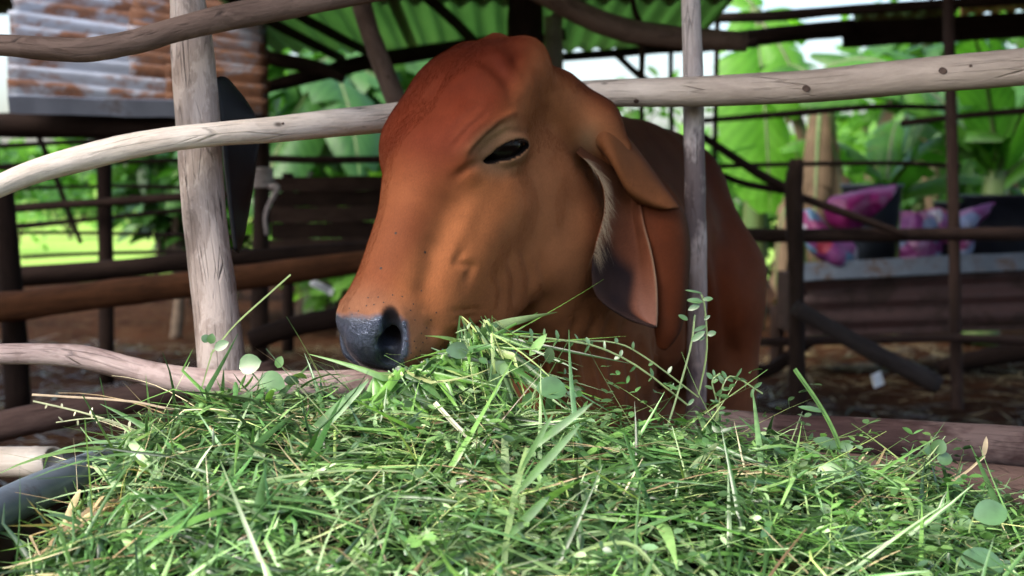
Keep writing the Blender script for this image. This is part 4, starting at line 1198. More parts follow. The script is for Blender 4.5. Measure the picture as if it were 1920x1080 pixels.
# eyeballs
def uv_sphere(name, c, r, mat, parent, nu=40, nv=24):
    bm = bmesh.new(); bmesh.ops.create_uvsphere(bm, u_segments=nu, v_segments=nv, radius=r)
    m = bpy.data.meshes.new(name); bm.to_mesh(m); bm.free()
    m.polygons.foreach_set('use_smooth', [True] * len(m.polygons))
    o = bpy.data.objects.new(name, m); COL.objects.link(o); o.location = c; o.parent = parent
    m.materials.append(mat)
    return o
_t = NT('eye_black')
M_EYE = _t.done(_t.pbsdf((.006, .0035, .0025), .10, spec=.12))
for s_ in (1, -1):
    uv_sphere('eye', hw(EYE_C[0], EYE_C[1] * s_, EYE_C[2]), EYE_R - .001, M_EYE, cow)

# ---------------------------------------------------------------- hair: short coat on the face, fringe of the ear, lashes, whisker roots
def hair_object(name, P0, D, L, col, rad, parent, bend=None, k=4):
    """P0, D (n,3): roots and directions; drawn as thin tapering curves"""
    n = len(P0); t = np.linspace(0, 1, k)[None, :, None]
    pts = P0[:, None] + D[:, None] * L[:, None, None] * t
    if bend is not None: pts = pts + bend[:, None] * (t ** 2) * L[:, None, None]
    hc = bpy.data.hair_curves.new(name); hc.add_curves([k] * n)
    hc.attributes['position'].data.foreach_set('vector', pts.astype(np.float32).ravel())
    ra = hc.attributes.get('radius') or hc.attributes.new('radius', 'FLOAT', 'POINT')
    rr = np.repeat((rad * (1 - .85 * np.linspace(0, 1, k)))[None], n, 0)
    ra.data.foreach_set('value', rr.astype(np.float32).ravel())
    ca = hc.attributes.new('coat', 'FLOAT_COLOR', 'POINT')
    cc = np.concatenate([np.repeat(col[:, None], k, 1), np.ones((n, k, 1))], 2)
    ca.data.foreach_set('color', cc.astype(np.float32).ravel())
    t_ = NT(name + '_strand')
    hc.materials.append(t_.done(t_.pbsdf(t_.attr('coat'), .8, None, .02)))
    o = bpy.data.objects.new(name, hc); COL.objects.link(o); o.parent = parent
    return o
hr = np.random.default_rng(4)
def sample_skin(mask_v, n):
    q = CQ[mask_v[CQ].all(1)]
    ar = np.linalg.norm(np.cross(CV[q[:, 2]] - CV[q[:, 0]], CV[q[:, 3]] - CV[q[:, 1]]), axis=1)
    i = hr.choice(len(q), n, p=ar / ar.sum()); a, b = hr.random((2, n, 1))
    g = lambda A: (A[q[i, 0]] * (1 - a) * (1 - b) + A[q[i, 1]] * a * (1 - b) + A[q[i, 2]] * a * b + A[q[i, 3]] * (1 - a) * b)
    return g(CV), g(CN), g(col)
NVIEW = -np.einsum('ij,ij->i', CN, (CV - np.array((0, 0, CAM_Z))) / np.linalg.norm(CV - np.array((0, 0, CAM_Z)), axis=1, keepdims=True))
padv = LF - np.minimum(.262 - .5 * Q, .2505) - np.maximum(-.035 - LU, 0) * smooth01(Q, .03, .05)
fm = (CT == 0) & (NVIEW > -.25) & (NVIEW < .55) & (LF > -.20) & (np.linalg.norm(L3, axis=1) < .36) & (padv < -.004) & ~((almond(EAc, EBc) < .006) & (ENc > 0) & (np.linalg.norm(EL, axis=1) < .055))
p_, n_, c_ = sample_skin(fm, 60000)
flow = np.array(HF) * .75 + np.array((.25, .1, -.55))
d_ = flow[None] + hr.normal(0, .22, p_.shape); d_ -= n_ * np.einsum('ij,ij->i', d_, n_)[:, None]
d_ /= np.linalg.norm(d_, axis=1, keepdims=True)
d_ = d_ * .93 + n_ * hr.uniform(.12, .42, (len(p_), 1))
var = hr.uniform(.80, 1.22, (len(p_), 1))
hair_object('face_hair', p_, d_, hr.uniform(.0045, .0085, len(p_)), c_ * COATK * var * .92, .00006, cow, -n_ * .25)
# ear fringe along the front margin, and inner hair
g_ = ear_grids[0]; ns_, nt_ = g_.shape[:2]
P0, D0 = [], []
for i in range(520):
    s = hr.uniform(.06, .56); t = abs(hr.normal(0, .035)) if hr.random() < .86 else hr.uniform(0, .25)
    a = g_[int(s * (ns_ - 1)), int(min(t, .99) * (nt_ - 1))]
    tan = g_[min(int(s * (ns_ - 1)) + 2, ns_ - 1), 0] - g_[int(s * (ns_ - 1)), 0]; tan /= np.linalg.norm(tan)
    d = tan * .7 + np.array((.75, -.25, -.15)) * hr.uniform(.1, .9) + hr.normal(0, .16, 3)
    P0.append(a + np.array((0, -.004, 0))); D0.append(d / np.linalg.norm(d))
P0, D0 = np.array(P0), np.array(D0)
hair_object('ear_hair', P0, D0, hr.uniform(.008, .022, len(P0)), np.tile((.34, .26, .18), (len(P0), 1)) * hr.uniform(.5, 1.1, (len(P0), 1)), .00016, cow, np.tile((.1, 0, -.35), (len(P0), 1)), 6)
# lashes on the upper lid
P0, D0 = [], []
for i in range(90):
    a = hr.uniform(-.022, .028); b = float(np.interp(a, [-.033, -.017, -.003, .011, .025, .034], [-.009, -.0015, .0065, .0092, .0072, 0])) + .001
    n = math.sqrt(max((EYE_R + .006) ** 2 - a * a - b * b, 1e-6))
    l = EYE_C + EYE_A * a + EYE_B * b + EYE_N * n
    P0.append(hw(*l)); e = EYE_N * .8 + EYE_B * .1 + EYE_A * (a * 14 + hr.normal(0, .12)); D0.append((HF * e[0] + HR * e[1] + HU * e[2]))
P0, D0 = np.array(P0), np.array(D0)
hair_object('eyelash', P0, D0, hr.uniform(.008, .013, len(P0)), np.tile((.012, .009, .008), (len(P0), 1)), .00022, cow, np.tile((0, 0, -.4), (len(P0), 1)), 5)
# whisker roots: small dark pimples on the muzzle, and a few flies' specks on the nose bridge
WR = [(690, 558), (709, 557), (736, 553), (754, 556), (701, 571), (719, 567), (687, 573), (770, 582), (790, 545), (778, 600), (762, 640), (777, 640), (793, 642), (765, 652), (780, 652), (771, 662), (788, 658), (812, 657), (780, 668), (770, 675), (826, 650), (834, 641), (838, 632), (818, 586), (800, 615), (808, 600), (775, 570), (742, 437), (797, 473), (714, 503), (660, 590), (672, 583), (655, 578), (800, 634), (790, 625), (848, 640)]
dg_ = bpy.context.evaluated_depsgraph_get(); Vw, Fw = [], []
for k, (x, y) in enumerate(WR):
    o0 = Vector((0, 0, CAM_Z)); dd = (P(x, y, 1) - o0).normalized()
    ok, loc, nor, _, ob, _ = scene.ray_cast(dg_, o0, dd)
    if not ok or loc.y > 1.9: continue
    r_ = .0013 if k not in (27, 28, 29) else .0021
    e1 = nor.cross(Vector((0, 0, 1))).normalized(); e2 = nor.cross(e1); b0 = len(Vw)
    Vw.append(loc + nor * .0011)
    for j in range(8):
        a = j * math.pi / 4; Vw.append(loc + (e1 * math.cos(a) + e2 * math.sin(a)) * r_ - nor * .0003)
    for j in range(8): Fw.append((b0, b0 + 1 + j, b0 + 1 + (j + 1) % 8))
mesh_obj('whisker_spots', Vw, Fw, plain('dark_whisker_root', (.03, .018, .014), .6), cow)['kind'] = 'stuff'
tag(cow, 'red brown calf with long hanging ear eating from the grass heap', 'cow')
# ================================================================== near trough and the heap of cut grass
rng = np.random.default_rng(11)
def near_trough():
    root = empty('manger', (-.1, 1.36, 0)); tag(root, 'grey metal manger rim showing under the grass heap at lower left', 'manger')
    z = .42
    c = [(-.505, 1.10, .53), (-.487, 1.34, .545), (-.412, 1.62, .552), (-.35, 1.70, .53), (.1, 1.70, .47), (.95, 1.70, .41), (1.0, 1.64, .40), (1.0, 1.0, .36), (.94, .94, .34), (-.40, .94, .40)]
    pr = [(x, y, zz, .019) for x, y, zz in c] + [(*c[0], .019)]
    V, F, G = tube_geo(pr, 140, 14, 77, .04, False)
    o = mesh_obj('rim', [Vector(v) - root.location for v in V], F, M_RIM, root)
    pts = resample(pr, 120)[:, :3]
    cx, cy = .28, 1.4; V, F = [], []
    prof = [(1.0, 0), (.985, .35), (.93, .75), (.80, 1), (.4, 1.02)]
    for k, zz in prof:
        for x, y, zr in pts: V.append(Vector((cx + (x - cx) * k, cy + (y - cy) * k, zr - .012 - (zr - .25) * zz)) - root.location)
    n = len(pts)
    for i in range(len(prof) - 1):
        for j in range(n - 1): F.append((i * n + j, i * n + j + 1, (i + 1) * n + j + 1, (i + 1) * n + j))
    o = mesh_obj('basin', V, F, M_TROUGHTIN, root); s = o.modifiers.new('thick', 'SOLIDIFY'); s.thickness = .004
    for x, y in ((-.38, 1.14), (-.33, 1.62), (.9, 1.14), (.9, 1.64)):
        pole('leg', [(x, y, -.05, .035), (x, y, .40, .033)], M_LOG2, nseg=6, nring=10, parent=root)
near_trough()

# outline of the heap against what is behind it: (bearing px, height px) at about 1.6 m
_rx = np.array([-300, -60, 20, 90, 170, 260, 360, 470, 640, 800, 950, 1090, 1230, 1400, 1560, 1750, 1920, 2100, 2300])
_ry = np.array([1190, 1125, 1075, 1000, 930, 842, 780, 757, 754, 758, 768, 794, 816, 846, 892, 928, 975, 1015, 1050])
_X = (_rx - 960) / FOCAL_PX * 1.58
_Z = np.array([P(a, b, 1.58).z for a, b in zip(_rx, _ry)])
def ridge(x): return np.interp(x, _X, _Z)
def heap_h(x, y):
    r = ridge(x)
    t = np.clip((1.60 - y) / .75, -1, 1.3)
    front = r - .135 * np.clip(t, 0, 2) ** 1.25 - .10 * np.clip(t - .75, 0, 2)
    back = r - 2.2 * np.clip(y - 1.60, 0, 1) ** 1.25
    z = np.where(y < 1.60, front, back)
    n = .016 * np.sin(x * 17 + 3 * np.sin(y * 11)) * np.cos(y * 19 + 2 * np.sin(x * 9)) + .008 * np.sin(x * 47 + y * 31)
    return z + n
def mound():
    xs = np.linspace(-.78, 1.15, 120); ys = np.linspace(.72, 1.78, 70)
    V, F = [], []
    for y in ys:
        for x in xs: V.append((x, y, max(float(heap_h(np.array(x), np.array(y))) - .022, .30)))
    n = len(xs)
    for i in range(len(ys) - 1):
        for j in range(n - 1): F.append((i * n + j, i * n + j + 1, (i + 1) * n + j + 1, (i + 1) * n + j))
    t = NT('packed_cut_grass'); o = t.coord()
    a = t.noise(t.mapping(o, (1, 1, 1)), 90, 6, .7); b = t.noise(o, 25, 4)
    c = t.mix(t.ramp(a, [(.35, 0), (.7, 1)]), (.004, .008, .002), (.022, .036, .008))
    c = t.mix(t.math('MULTIPLY', t.ramp(b, [(.5, 0), (.7, 1)]), .6), c, (.035, .025, .012))
    return V, F, t.done(t.pbsdf(c, .9, t.bump(a, .8, .01), .1))

class Strips:
    """collects bent ribbons into one mesh with a colour per vertex"""
    def __init__(self): self.V, self.F, self.C, self.n = [], [], [], 0
    def ribbon(self, pts, wid, side, c0, c1, fold=.25):
        """pts (k,3); wid (k,); side (k,3) unit sideways; folded along the middle"""
        k = len(pts)
        up = np.cross(np.gradient(pts, axis=0), side); up /= np.linalg.norm(up, axis=1, keepdims=True) + 1e-9
        l = pts - side * wid[:, None] * .5 + up * wid[:, None] * fold
        r = pts + side * wid[:, None] * .5 + up * wid[:, None] * fold
        v = np.stack([l, pts, r], 1).reshape(-1, 3)
        self.V.append(v)
        i = np.arange(k - 1)[:, None] * 3 + self.n
        self.F.append(np.concatenate([np.concatenate([i, i + 1, i + 4, i + 3], 1), np.concatenate([i + 1, i + 2, i + 5, i + 4], 1)]))
        t = np.linspace(0, 1, k)[:, None]
        c = np.array(c0) + (np.array(c1) - np.array(c0)) * t
        self.C.append(np.repeat(c, 3, 0)); self.n += 3 * k
    def blade(self, p, d, L, w, c0, c1, curl, k=6, up=(0, 0, 1), taper=1.0, fold=.25, twist=0.0, kink=.35):
        """a grass blade from p along d, curling towards -up"""
        d = d / np.linalg.norm(d); upv = np.array(up, float)
        s = np.cross(d, upv); s /= np.linalg.norm(s) + 1e-9
        nn = np.cross(s, d)
        t = np.linspace(0, 1, k)
        ang = curl * t
        step = L / (k - 1)
        pts = np.zeros((k, 3)); pts[0] = p
        sw = 0.0; ks = 1 if rng.random() < .5 else -1; kk = rng.integers(2, k) if (k > 4 and rng.random() < kink) else -1; kz = rng.uniform(.3, 1.1)
        for i in range(1, k):
            if i == kk: sw = ks * rng.uniform(.4, 1.3); ang = ang + kz * .6
            a = ang[i]
            pts[i] = pts[i - 1] + ((d * math.cos(sw) + s * math.sin(sw)) * math.cos(a) - nn * math.sin(a)) * step
        wid = w * np.clip(np.minimum(1.0, (1.02 - t ** 2 * taper)) * np.minimum(1, .45 + t * 3), .06, 1)
        tw = twist * t
        side = s[None] * np.cos(tw)[:, None] + nn[None] * np.sin(tw)[:, None]
        self.ribbon(pts, wid, side, c0, c1, fold)
    def leaf(self, p, d, nrm, L, W, c, k=7, cup=.12, tip=.9):
        """an ovate leaf lying in the plane of d and nrm x d"""
        d = d / np.linalg.norm(d); s = np.cross(nrm, d); s /= np.linalg.norm(s) + 1e-9; nrm = np.cross(d, s)
        t = np.linspace(0, 1, k)
        prof = np.clip(np.sin(np.pi * t ** tip), 0, 1) ** .62
        pts = p + d * (L * t)[:, None] - nrm * (cup * L * t ** 2)[:, None]
        self.ribbon(pts, W * prof + 1e-4, np.tile(s, (k, 1)), c, c, .10)
    def build(self, name, mat, parent=None, origin=None):
        V = np.concatenate(self.V); F = np.concatenate(self.F).astype(np.int32); C = np.concatenate(self.C)
        org = np.array(origin) if origin is not None else np.zeros(3)
        m = bpy.data.meshes.new(name)
        m.vertices.add(len(V)); m.vertices.foreach_set('co', (V - org).astype(np.float32).ravel())
        m.loops.add(F.size); m.loops.foreach_set('vertex_index', F.ravel())
        m.polygons.add(len(F)); m.polygons.foreach_set('loop_start', np.arange(0, F.size, 4, dtype=np.int32))
        m.update(calc_edges=True); m.polygons.foreach_set('use_smooth', np.ones(len(F), bool))
        a = m.color_attributes.new('tint', 'FLOAT_COLOR', 'POINT')
        a.data.foreach_set('color', np.concatenate([C, np.ones((len(C), 1))], 1).astype(np.float32).ravel())
        m.materials.append(mat)
        o = bpy.data.objects.new(name, m); COL.objects.link(o)
        if parent is not None: o.parent = parent
        elif origin is not None: o.location = origin
        return o

def grass_mat(name='cut_grass', trans=.30, rough=.40, spec=.45):
    t = NT(name)
    c = t.attr('tint')
    n = t.noise(t.coord(), 60, 3)
    c = t.mix(1, c, t.ramp(n, [(.3, .75), (.7, 1.25)]), 'MULTIPLY')
    g = t.n('ShaderNodeNewGeometry').outputs['Backfacing']
    c2 = t.mix(.07, c, (.17, .20, .13))
    c2 = t.mix(t.math('MULTIPLY', g, .25), c2, t.mix(.5, c, (.13, .19, .11)))
    d = t.pbsdf(c2, rough, t.bump(t.noise(t.coord(), 400, 2), .12, .001), spec)
    tr = t.n('ShaderNodeBsdfTranslucent', {'Color': t.mix(1, c, (1.5, 1.7, .8), 'MULTIPLY')}).outputs[0]
    return t.done(t.n('ShaderNodeMixShader', {0: trans, 1: d, 2: tr}).outputs[0])
M_GRASS = grass_mat('cut_grass', .16, .32, .75)

GREENS = np.array([(.036, .100, .018), (.062, .150, .030), (.020, .062, .012), (.098, .200, .048), (.050, .125, .036), (.130, .235, .075), (.088, .165, .075), (.165, .270, .105), (.026, .072, .020), (.21, .30, .15), (.013, .045, .009), (.010, .034, .007)])
STRAW = np.array([(.44, .36, .20), (.34, .25, .14), (.24, .17, .095), (.50, .44, .27), (.16, .105, .06)])
YELLOWG = np.array([(.24, .33, .10), (.30, .38, .14), (.36, .40, .16)])
def pick(a): return a[rng.integers(len(a))] * rng.uniform(.8, 2.1)

def heap():
    S = Strips()
    n = 13000
    X = rng.uniform(-.70, .98, n); Y = .90 + .76 * rng.random(n) ** .85
    Zh = heap_h(X, Y)
    e = .004
    NX = -(heap_h(X + e, Y) - Zh) / e; NY = -(heap_h(X, Y + e) - Zh) / e
    for i in range(n):
        x, y, z = X[i], Y[i], Zh[i]
        nrm = np.array((NX[i], NY[i], 1.0)); nrm /= np.linalg.norm(nrm)
        a = rng.uniform(0, 2 * math.pi)
        d = np.array((math.cos(a), math.sin(a) * .8, 0)); d -= nrm * d.dot(nrm)
        dry = .08 + .50 * math.exp(-((x + .42) / .07) ** 2 - ((y - 1.38) / .10) ** 2) + .55 * math.exp(-((x + .244) / .05) ** 2 - ((y - 1.54) / .04) ** 2) + .6 * math.exp(-((x + .195) / .045) ** 2 - ((y - 1.27) / .06) ** 2) + .10 * (math.sin(x * 23 + y * 17) > .75)
        u = rng.random()
        lift = abs(rng.normal(0, .22)) + .02
        dd = d * math.cos(lift) + nrm * math.sin(lift)
        p = np.array((x, y, z - .034 + .036 * rng.random())) - dd * .02
        edge = float(np.clip((y - 1.48) / .12, 0, 1))
        if u < dry:
            c = pick(STRAW); S.blade(p, dd, rng.uniform(.04, .13), rng.uniform(.0012, .0035), c, c * .9, rng.normal(.25, .35), 5, nrm)
        elif u < dry + .10:
            c = pick(YELLOWG); S.blade(p, dd, rng.uniform(.06, .18), rng.uniform(.0015, .003), c, pick(GREENS), rng.normal(.1, .25), 6, nrm, .6)
        elif u < dry + .10 + (.10 + .10 * (x > .15)):
            c = pick(GREENS); nr = nrm + rng.normal(0, .45, 3)
            big = rng.random() < (.10 + .25 * (x > .25))
            L = rng.uniform(.018, .034) if big else rng.uniform(.010, .020)
            S.leaf(p + nrm * rng.uniform(.0, .022), d + rng.normal(0, .2, 3), nr, L, L * rng.uniform(.45, .95), c, 6, rng.uniform(-.1, .35))
        else:
            c = pick(GREENS); L = rng.uniform(.035, .11) if rng.random() < .72 else rng.uniform(.10, .20)
            w = rng.uniform(.0035, .0075) if rng.random() < .70 else rng.uniform(.0075, .0120)
            S.blade(p, dd, L * (1 - .35 * edge), w, c, c * rng.uniform(.8, 1.3), rng.normal(.6, .6), 7, nrm, 1.0, .22, rng.normal(0, .8))
    # short chopped bits and leaflets
    for i in range(7500):
        x = rng.uniform(-.62, .92); y = .95 + .70 * rng.random(); z = float(heap_h(x, y))
        a = rng.uniform(0, 2 * math.pi); el = rng.normal(.25, .35)
        d = np.array((math.cos(a) * math.cos(el), math.sin(a) * math.cos(el), math.sin(el)))
        c = pick(GREENS) * rng.uniform(.9, 1.25)
        S.blade(np.array((x, y, z + rng.uniform(-.010, .012))), d, rng.uniform(.014, .045), rng.uniform(.0028, .0064), c, c, rng.normal(.3, .4), 5, (0, 0, 1), 1.0, .2, rng.normal(0, .8))
    # wilted bundles: many blades lying the same way
    for b in range(300):
        x0 = rng.uniform(-.60, .95); y0 = rng.uniform(.95, 1.60); a0 = rng.uniform(0, 2 * math.pi); cb = pick(GREENS); L0 = rng.uniform(.07, .17); w0 = rng.uniform(.0025, .0075)
        dryb = rng.random() < .10
        for i in range(int(rng.integers(8, 20))):
            x, y = x0 + rng.normal(0, .014), y0 + rng.normal(0, .014); z = float(heap_h(np.array(x), np.array(y)))
            a = a0 + rng.normal(0, .22); el = rng.normal(.10, .12)
            d = np.array((math.cos(a) * math.cos(el), math.sin(a) * math.cos(el), math.sin(el)))
            c = (pick(STRAW) if dryb else cb * rng.uniform(.7, 1.3))
            S.blade(np.array((x, y, z + rng.uniform(-.006, .018))) - d * L0 * .4, d, L0 * rng.uniform(.7, 1.2), w0 * rng.uniform(.6, 1.3), c, c * .9, rng.normal(.3, .3), 6, (0, 0, 1), 1.0, .22, rng.normal(0, .6))
    # loose ends standing out of the outline
    for i in range(420):
        x = rng.uniform(-.55, .80); y = rng.uniform(1.48, 1.64); z = float(heap_h(np.array(x), np.array(y)))
        a = rng.uniform(0, 2 * math.pi); el = rng.uniform(.05, .9) * rng.random()
        d = np.array((math.cos(a) * math.cos(el), math.sin(a) * math.cos(el) * .6, math.sin(el)))
        c = pick(GREENS) if rng.random() < .75 else pick(STRAW)
        S.blade(np.array((x, y, z - .01)), d, rng.uniform(.03, .085), rng.uniform(.0014, .0045), c, c, rng.uniform(.1, 1.2), 6)
    # long bold blades and stems over the front
    for i in range(230):
        x = rng.uniform(-.55, .80); y = rng.uniform(1.06, 1.55); z = float(heap_h(np.array(x), np.array(y)))
        a = rng.uniform(0, 2 * math.pi)
        d = np.array((math.cos(a), math.sin(a) * .7, rng.uniform(.08, .5)))
        if rng.random() < .45:
            c = pick(YELLOWG) if rng.random() < .6 else pick(STRAW)
            S.blade(np.array((x, y, z)), d, rng.uniform(.08, .20), rng.uniform(.0018, .0036), c, c * .9, rng.uniform(-.1, .8), 7, (0, 0, 1), .5)
        else:
            c = pick(GREENS) * 1.15
            S.blade(np.array((x, y, z)), d, rng.uniform(.08, .20), rng.uniform(.007, .013), c, c * 1.1, rng.uniform(.2, 1.3), 8, (0, 0, 1), 1.0, .2, rng.normal(0, .6))
    # long pale blades thrown across the heap
    for i in range(150):
        x = rng.uniform(-.50, .70); y = rng.uniform(1.05, 1.52); z = float(heap_h(x, y)); a = rng.normal(1.2, 1.1)
        d = np.array((math.cos(a), math.sin(a) * .6, rng.uniform(.10, .45)))
        c = np.array([(.20, .33, .13), (.16, .30, .12), (.26, .36, .18), (.12, .26, .09)][rng.integers(4)]) * rng.uniform(.8, 1.2)
        S.blade(np.array((x, y, z)), d, rng.uniform(.10, .22), rng.uniform(.004, .010), c, c * .9, rng.uniform(.3, 1.3), 9, (0, 0, 1), .9, .2, rng.normal(0, .5), .25)
    # stems with fine leaflets
    for i in range(240):
        x = rng.uniform(-.1, .9); y = rng.uniform(1.1, 1.62); z = float(heap_h(np.array(x), np.array(y)))
        a = rng.uniform(0, 2 * math.pi); d = np.array((math.cos(a), math.sin(a) * .7, rng.uniform(.1, .7))); d /= np.linalg.norm(d)
        L = rng.uniform(.05, .13); c = pick(GREENS); p0 = np.array((x, y, z))
        S.blade(p0, d, L, .0012, pick(YELLOWG), c, .2, 4, (0, 0, 1), .4)
        for t in np.linspace(.25, 1, 6):
            for s_ in (-1, 1):
                sd = np.cross(d, (0, 0, 1)) * s_ + d * .4 + rng.normal(0, .25, 3)
                S.leaf(p0 + d * L * t, sd, np.array((0, 0, 1)) + rng.normal(0, .4, 3), rng.uniform(.008, .016), rng.uniform(.004, .008), c * 1.1, 5)
    V, F, mm = mound()
    o = mesh_obj('grass_heap', V, F, mm)
    g = S.build('cut_grass', M_GRASS, o)
    g['kind'] = 'stuff'
    tag(o, 'big heap of freshly cut green grass and leaves in front of the cow', 'grass', None, 'stuff')
heap()

def mouthful():
    S = Strips()
    for i in range(190):                                    # loose blades spilling down and to the right
        t = rng.random() ** .8
        sx, sy = 720 + t * 200, 704 - 96 * t ** 1.5 + rng.uniform(0, 14)
        p = np.array(P(sx, sy, 1.615 + .075 * t + rng.uniform(-.02, .02)))
        ex, ey = sx + rng.normal(25 + 70 * t, 95), sy + rng.uniform(30, 150) * rng.uniform(.5, 1.2)
        q = np.array(P(ex, ey, 1.57 + .06 * t + rng.uniform(-.07, .05)))
        q[2] = max(q[2], float(heap_h(q[0], q[1])) - .02)
        d = q - p; L = np.linalg.norm(d) * rng.uniform(.6, 1.25); d /= np.linalg.norm(d)
        d = d + rng.normal(0, .22, 3); d /= np.linalg.norm(d)
        c = pick(GREENS) if rng.random() < .7 else np.array((.13, .29, .05)) * rng.uniform(.8, 1.4)
        if rng.random() < .12: c = pick(YELLOWG)
        w = rng.uniform(.003, .007) if rng.random() < .65 else rng.uniform(.008, .013)
        S.blade(p - d * .01, d, L, w, c, c, rng.normal(.2, .5), 8, (0, -1, .4), .9, .2, rng.normal(0, 1.0), .55)
    for i in range(34):                                     # broad fresh blades hanging straight from the lips
        sx = rng.uniform(690, 880); sy = 706 - 80 * max(0, (sx - 740) / 150) ** 1.4
        p = np.array(P(sx, sy, 1.60 + .05 * (sx - 690) / 190)); c = np.array((.13, .30, .045)) * rng.uniform(.8, 1.3)
        d = np.array((rng.normal(.05, .28), rng.uniform(-.55, -.15), -1.0))
        S.blade(p, d, rng.uniform(.06, .13), rng.uniform(.006, .011), c, c * 1.1, rng.normal(-.3, .4), 8, (0, -1, .3), .9, .2, rng.normal(0, .6))
    for i in range(26):                                     # leaves and stems bunched at the corner of the mouth
        p = np.array(P(rng.uniform(860, 1040), rng.uniform(640, 760), rng.uniform(1.60, 1.70)))
        S.leaf(p, rng.normal(0, 1, 3), np.array((0, -1, .6)) + rng.normal(0, .5, 3), rng.uniform(.016, .034), rng.uniform(.010, .020), pick(GREENS) * 1.15, 6)
    for i in range(60):
        p = np.array(P(rng.uniform(860, 925), rng.uniform(590, 650), rng.uniform(1.63, 1.69)))
        d = np.array((rng.uniform(-.1, .9), rng.uniform(-.5, .1), rng.uniform(-1.2, -.2)))
        c = pick(YELLOWG) if rng.random() < .35 else pick(GREENS) * 1.1
        S.blade(p, d, rng.uniform(.06, .17), rng.uniform(.002, .008), c, c, rng.uniform(.1, .8), 7)
    o = S.build('grass_mouthful', M_GRASS, None, P(800, 680, 1.62))
    tag(o, 'bunch of long green grass blades hanging from the cow mouth', 'grass', None, 'stuff')
mouthful()

# ------------------------------------------------ single sprigs and leaves that stand out
def stem_path(S, pts, w, c, k=12):
    g = resample([tuple(P(*q)) for q in pts], k)
    for rot in (0, 1):
        side = np.cross(np.gradient(g, axis=0), (0, -1, .2) if rot else (.3, -.4, 1)); side /= np.linalg.norm(side, axis=1, keepdims=True) + 1e-9
        S.ribbon(g, np.full(k, w), side, c, c, .0)
    return g
def sprig(name, pts, w, label, cat, leaves=(), c=(.20, .28, .10), lc=(.060, .145, .042), auto=0, lsize=.016):
    """stem through (px, py, d); leaves: (px, py, d, angle deg, length, width)"""
    root = empty(name, P(*pts[0])); tag(root, label, cat, 'sprigs standing out of the grass heap')
    S = Strips(); g = stem_path(S, pts, w, c)
    o = S.build('stem', M_GRASS, root, tuple(root.location))
    def one(p, d, n, L, W, cc):
        T = Strips(); T.leaf(np.array(p), np.array(d), np.array(n), L, W, np.array(cc), 8, .15)
        T.build('leaf', M_GRASS, root, tuple(root.location))
    for (x, y, d, a, L, W) in leaves:
        a = math.radians(a)
        one(P(x, y, d), (math.cos(a), -.15, math.sin(a)), (.1, -1, .5), L, W, np.array(lc) * rng.uniform(.9, 1.2))
    for i in range(auto):
        t = (i + 1) / (auto + .3); j = min(int(t * 11), 11)
        dirn = g[min(j + 1, 11)] - g[j - 1]; dirn /= np.linalg.norm(dirn)
        s = np.cross(dirn, (0, -1, 0)) * (1 if i % 2 else -1) + dirn * .5 + rng.normal(0, .2, 3)
        one(g[j], s, (0, -1, .5) + rng.normal(0, .35, 3), lsize * rng.uniform(.7, 1.3), lsize * .42 * rng.uniform(.6, 1.3), np.array(lc) * rng.uniform(.85, 1.25))
sprig('vine_sprig', [(1290, 760, 1.66), (1200, 690, 1.66), (1120, 650, 1.66), (1040, 636, 1.66), (975, 630, 1.66)], .0022, 'leafy vine sprig reaching left from the cow chest towards its mouth', 'sprig', auto=16, lsize=.010)
sprig('vine_sprig', [(1310, 745, 1.68), (1210, 670, 1.68), (1150, 642, 1.68), (1060, 640, 1.68)], .0018, 'thin vine stem under the cow ear tip with few leaves', 'sprig', auto=8, lsize=.009)
sprig('tall_sprig', [(1245, 820, 1.64), (1270, 740, 1.65), (1295, 650, 1.67), (1303, 590, 1.68)], .0022, 'upright pale stem in front of the slim pole', 'sprig', leaves=[(1296, 640, 1.67, 40, .02, .008), (1290, 600, 1.68, 150, .013, .006)], auto=2)
sprig('tall_sprig', [(1310, 740, 1.67), (1325, 660, 1.67), (1322, 580, 1.67), (1315, 552, 1.67)], .0020, 'tallest sprig with a small leaf cluster on the slim pole', 'sprig', leaves=[(1318, 566, 1.67, 170, .019, .007), (1318, 562, 1.67, 10, .012, .006), (1312, 572, 1.67, 200, .015, .007), (1326, 628, 1.67, 20, .011, .007), (1322, 632, 1.67, 190, .012, .006), (1316, 550, 1.67, 165, .020, .003), (1320, 600, 1.67, 40, .009, .004)])
sprig('bushy_sprig', [(1345, 790, 1.66), (1352, 735, 1.66), (1372, 705, 1.66), (1430, 738, 1.66)], .0018, 'curly small leaved sprig against the cow leg', 'sprig', auto=14, lsize=.010)
sprig('bushy_sprig', [(1340, 800, 1.66), (1345, 760, 1.66), (1335, 715, 1.66), (1350, 700, 1.66)], .0018, 'dense little sprig at the foot of the slim pole', 'sprig', auto=12, lsize=.011)
sprig('grass_shoot', [(1590, 900, 1.60), (1572, 830, 1.60), (1540, 765, 1.60), (1490, 692, 1.60)], .0050, 'pointed green grass shoot leaning over the dark log at right', 'grass shoot', leaves=[(1545, 772, 1.60, 165, .030, .006), (1572, 838, 1.60, 160, .03, .014), (1575, 846, 1.60, 40, .018, .014)], c=(.11, .24, .05))
sprig('dry_stem', [(1780, 905, 1.58), (1812, 885, 1.58), (1846, 855, 1.58)], .0030, 'dry straw stem with a pointed husk at right', 'straw', leaves=[(1843, 858, 1.58, 82, .024, .006)], c=(.42, .33, .20), lc=(.46, .35, .24))
sprig('clover_sprig', [(1750, 905, 1.60), (1752, 860, 1.60), (1746, 818, 1.60)], .0022, 'small upright clover sprig before the right logs', 'sprig', leaves=[(1752, 850, 1.60, 60, .018, .018), (1756, 860, 1.60, 0, .018, .016), (1746, 850, 1.60, 130, .012, .012)])
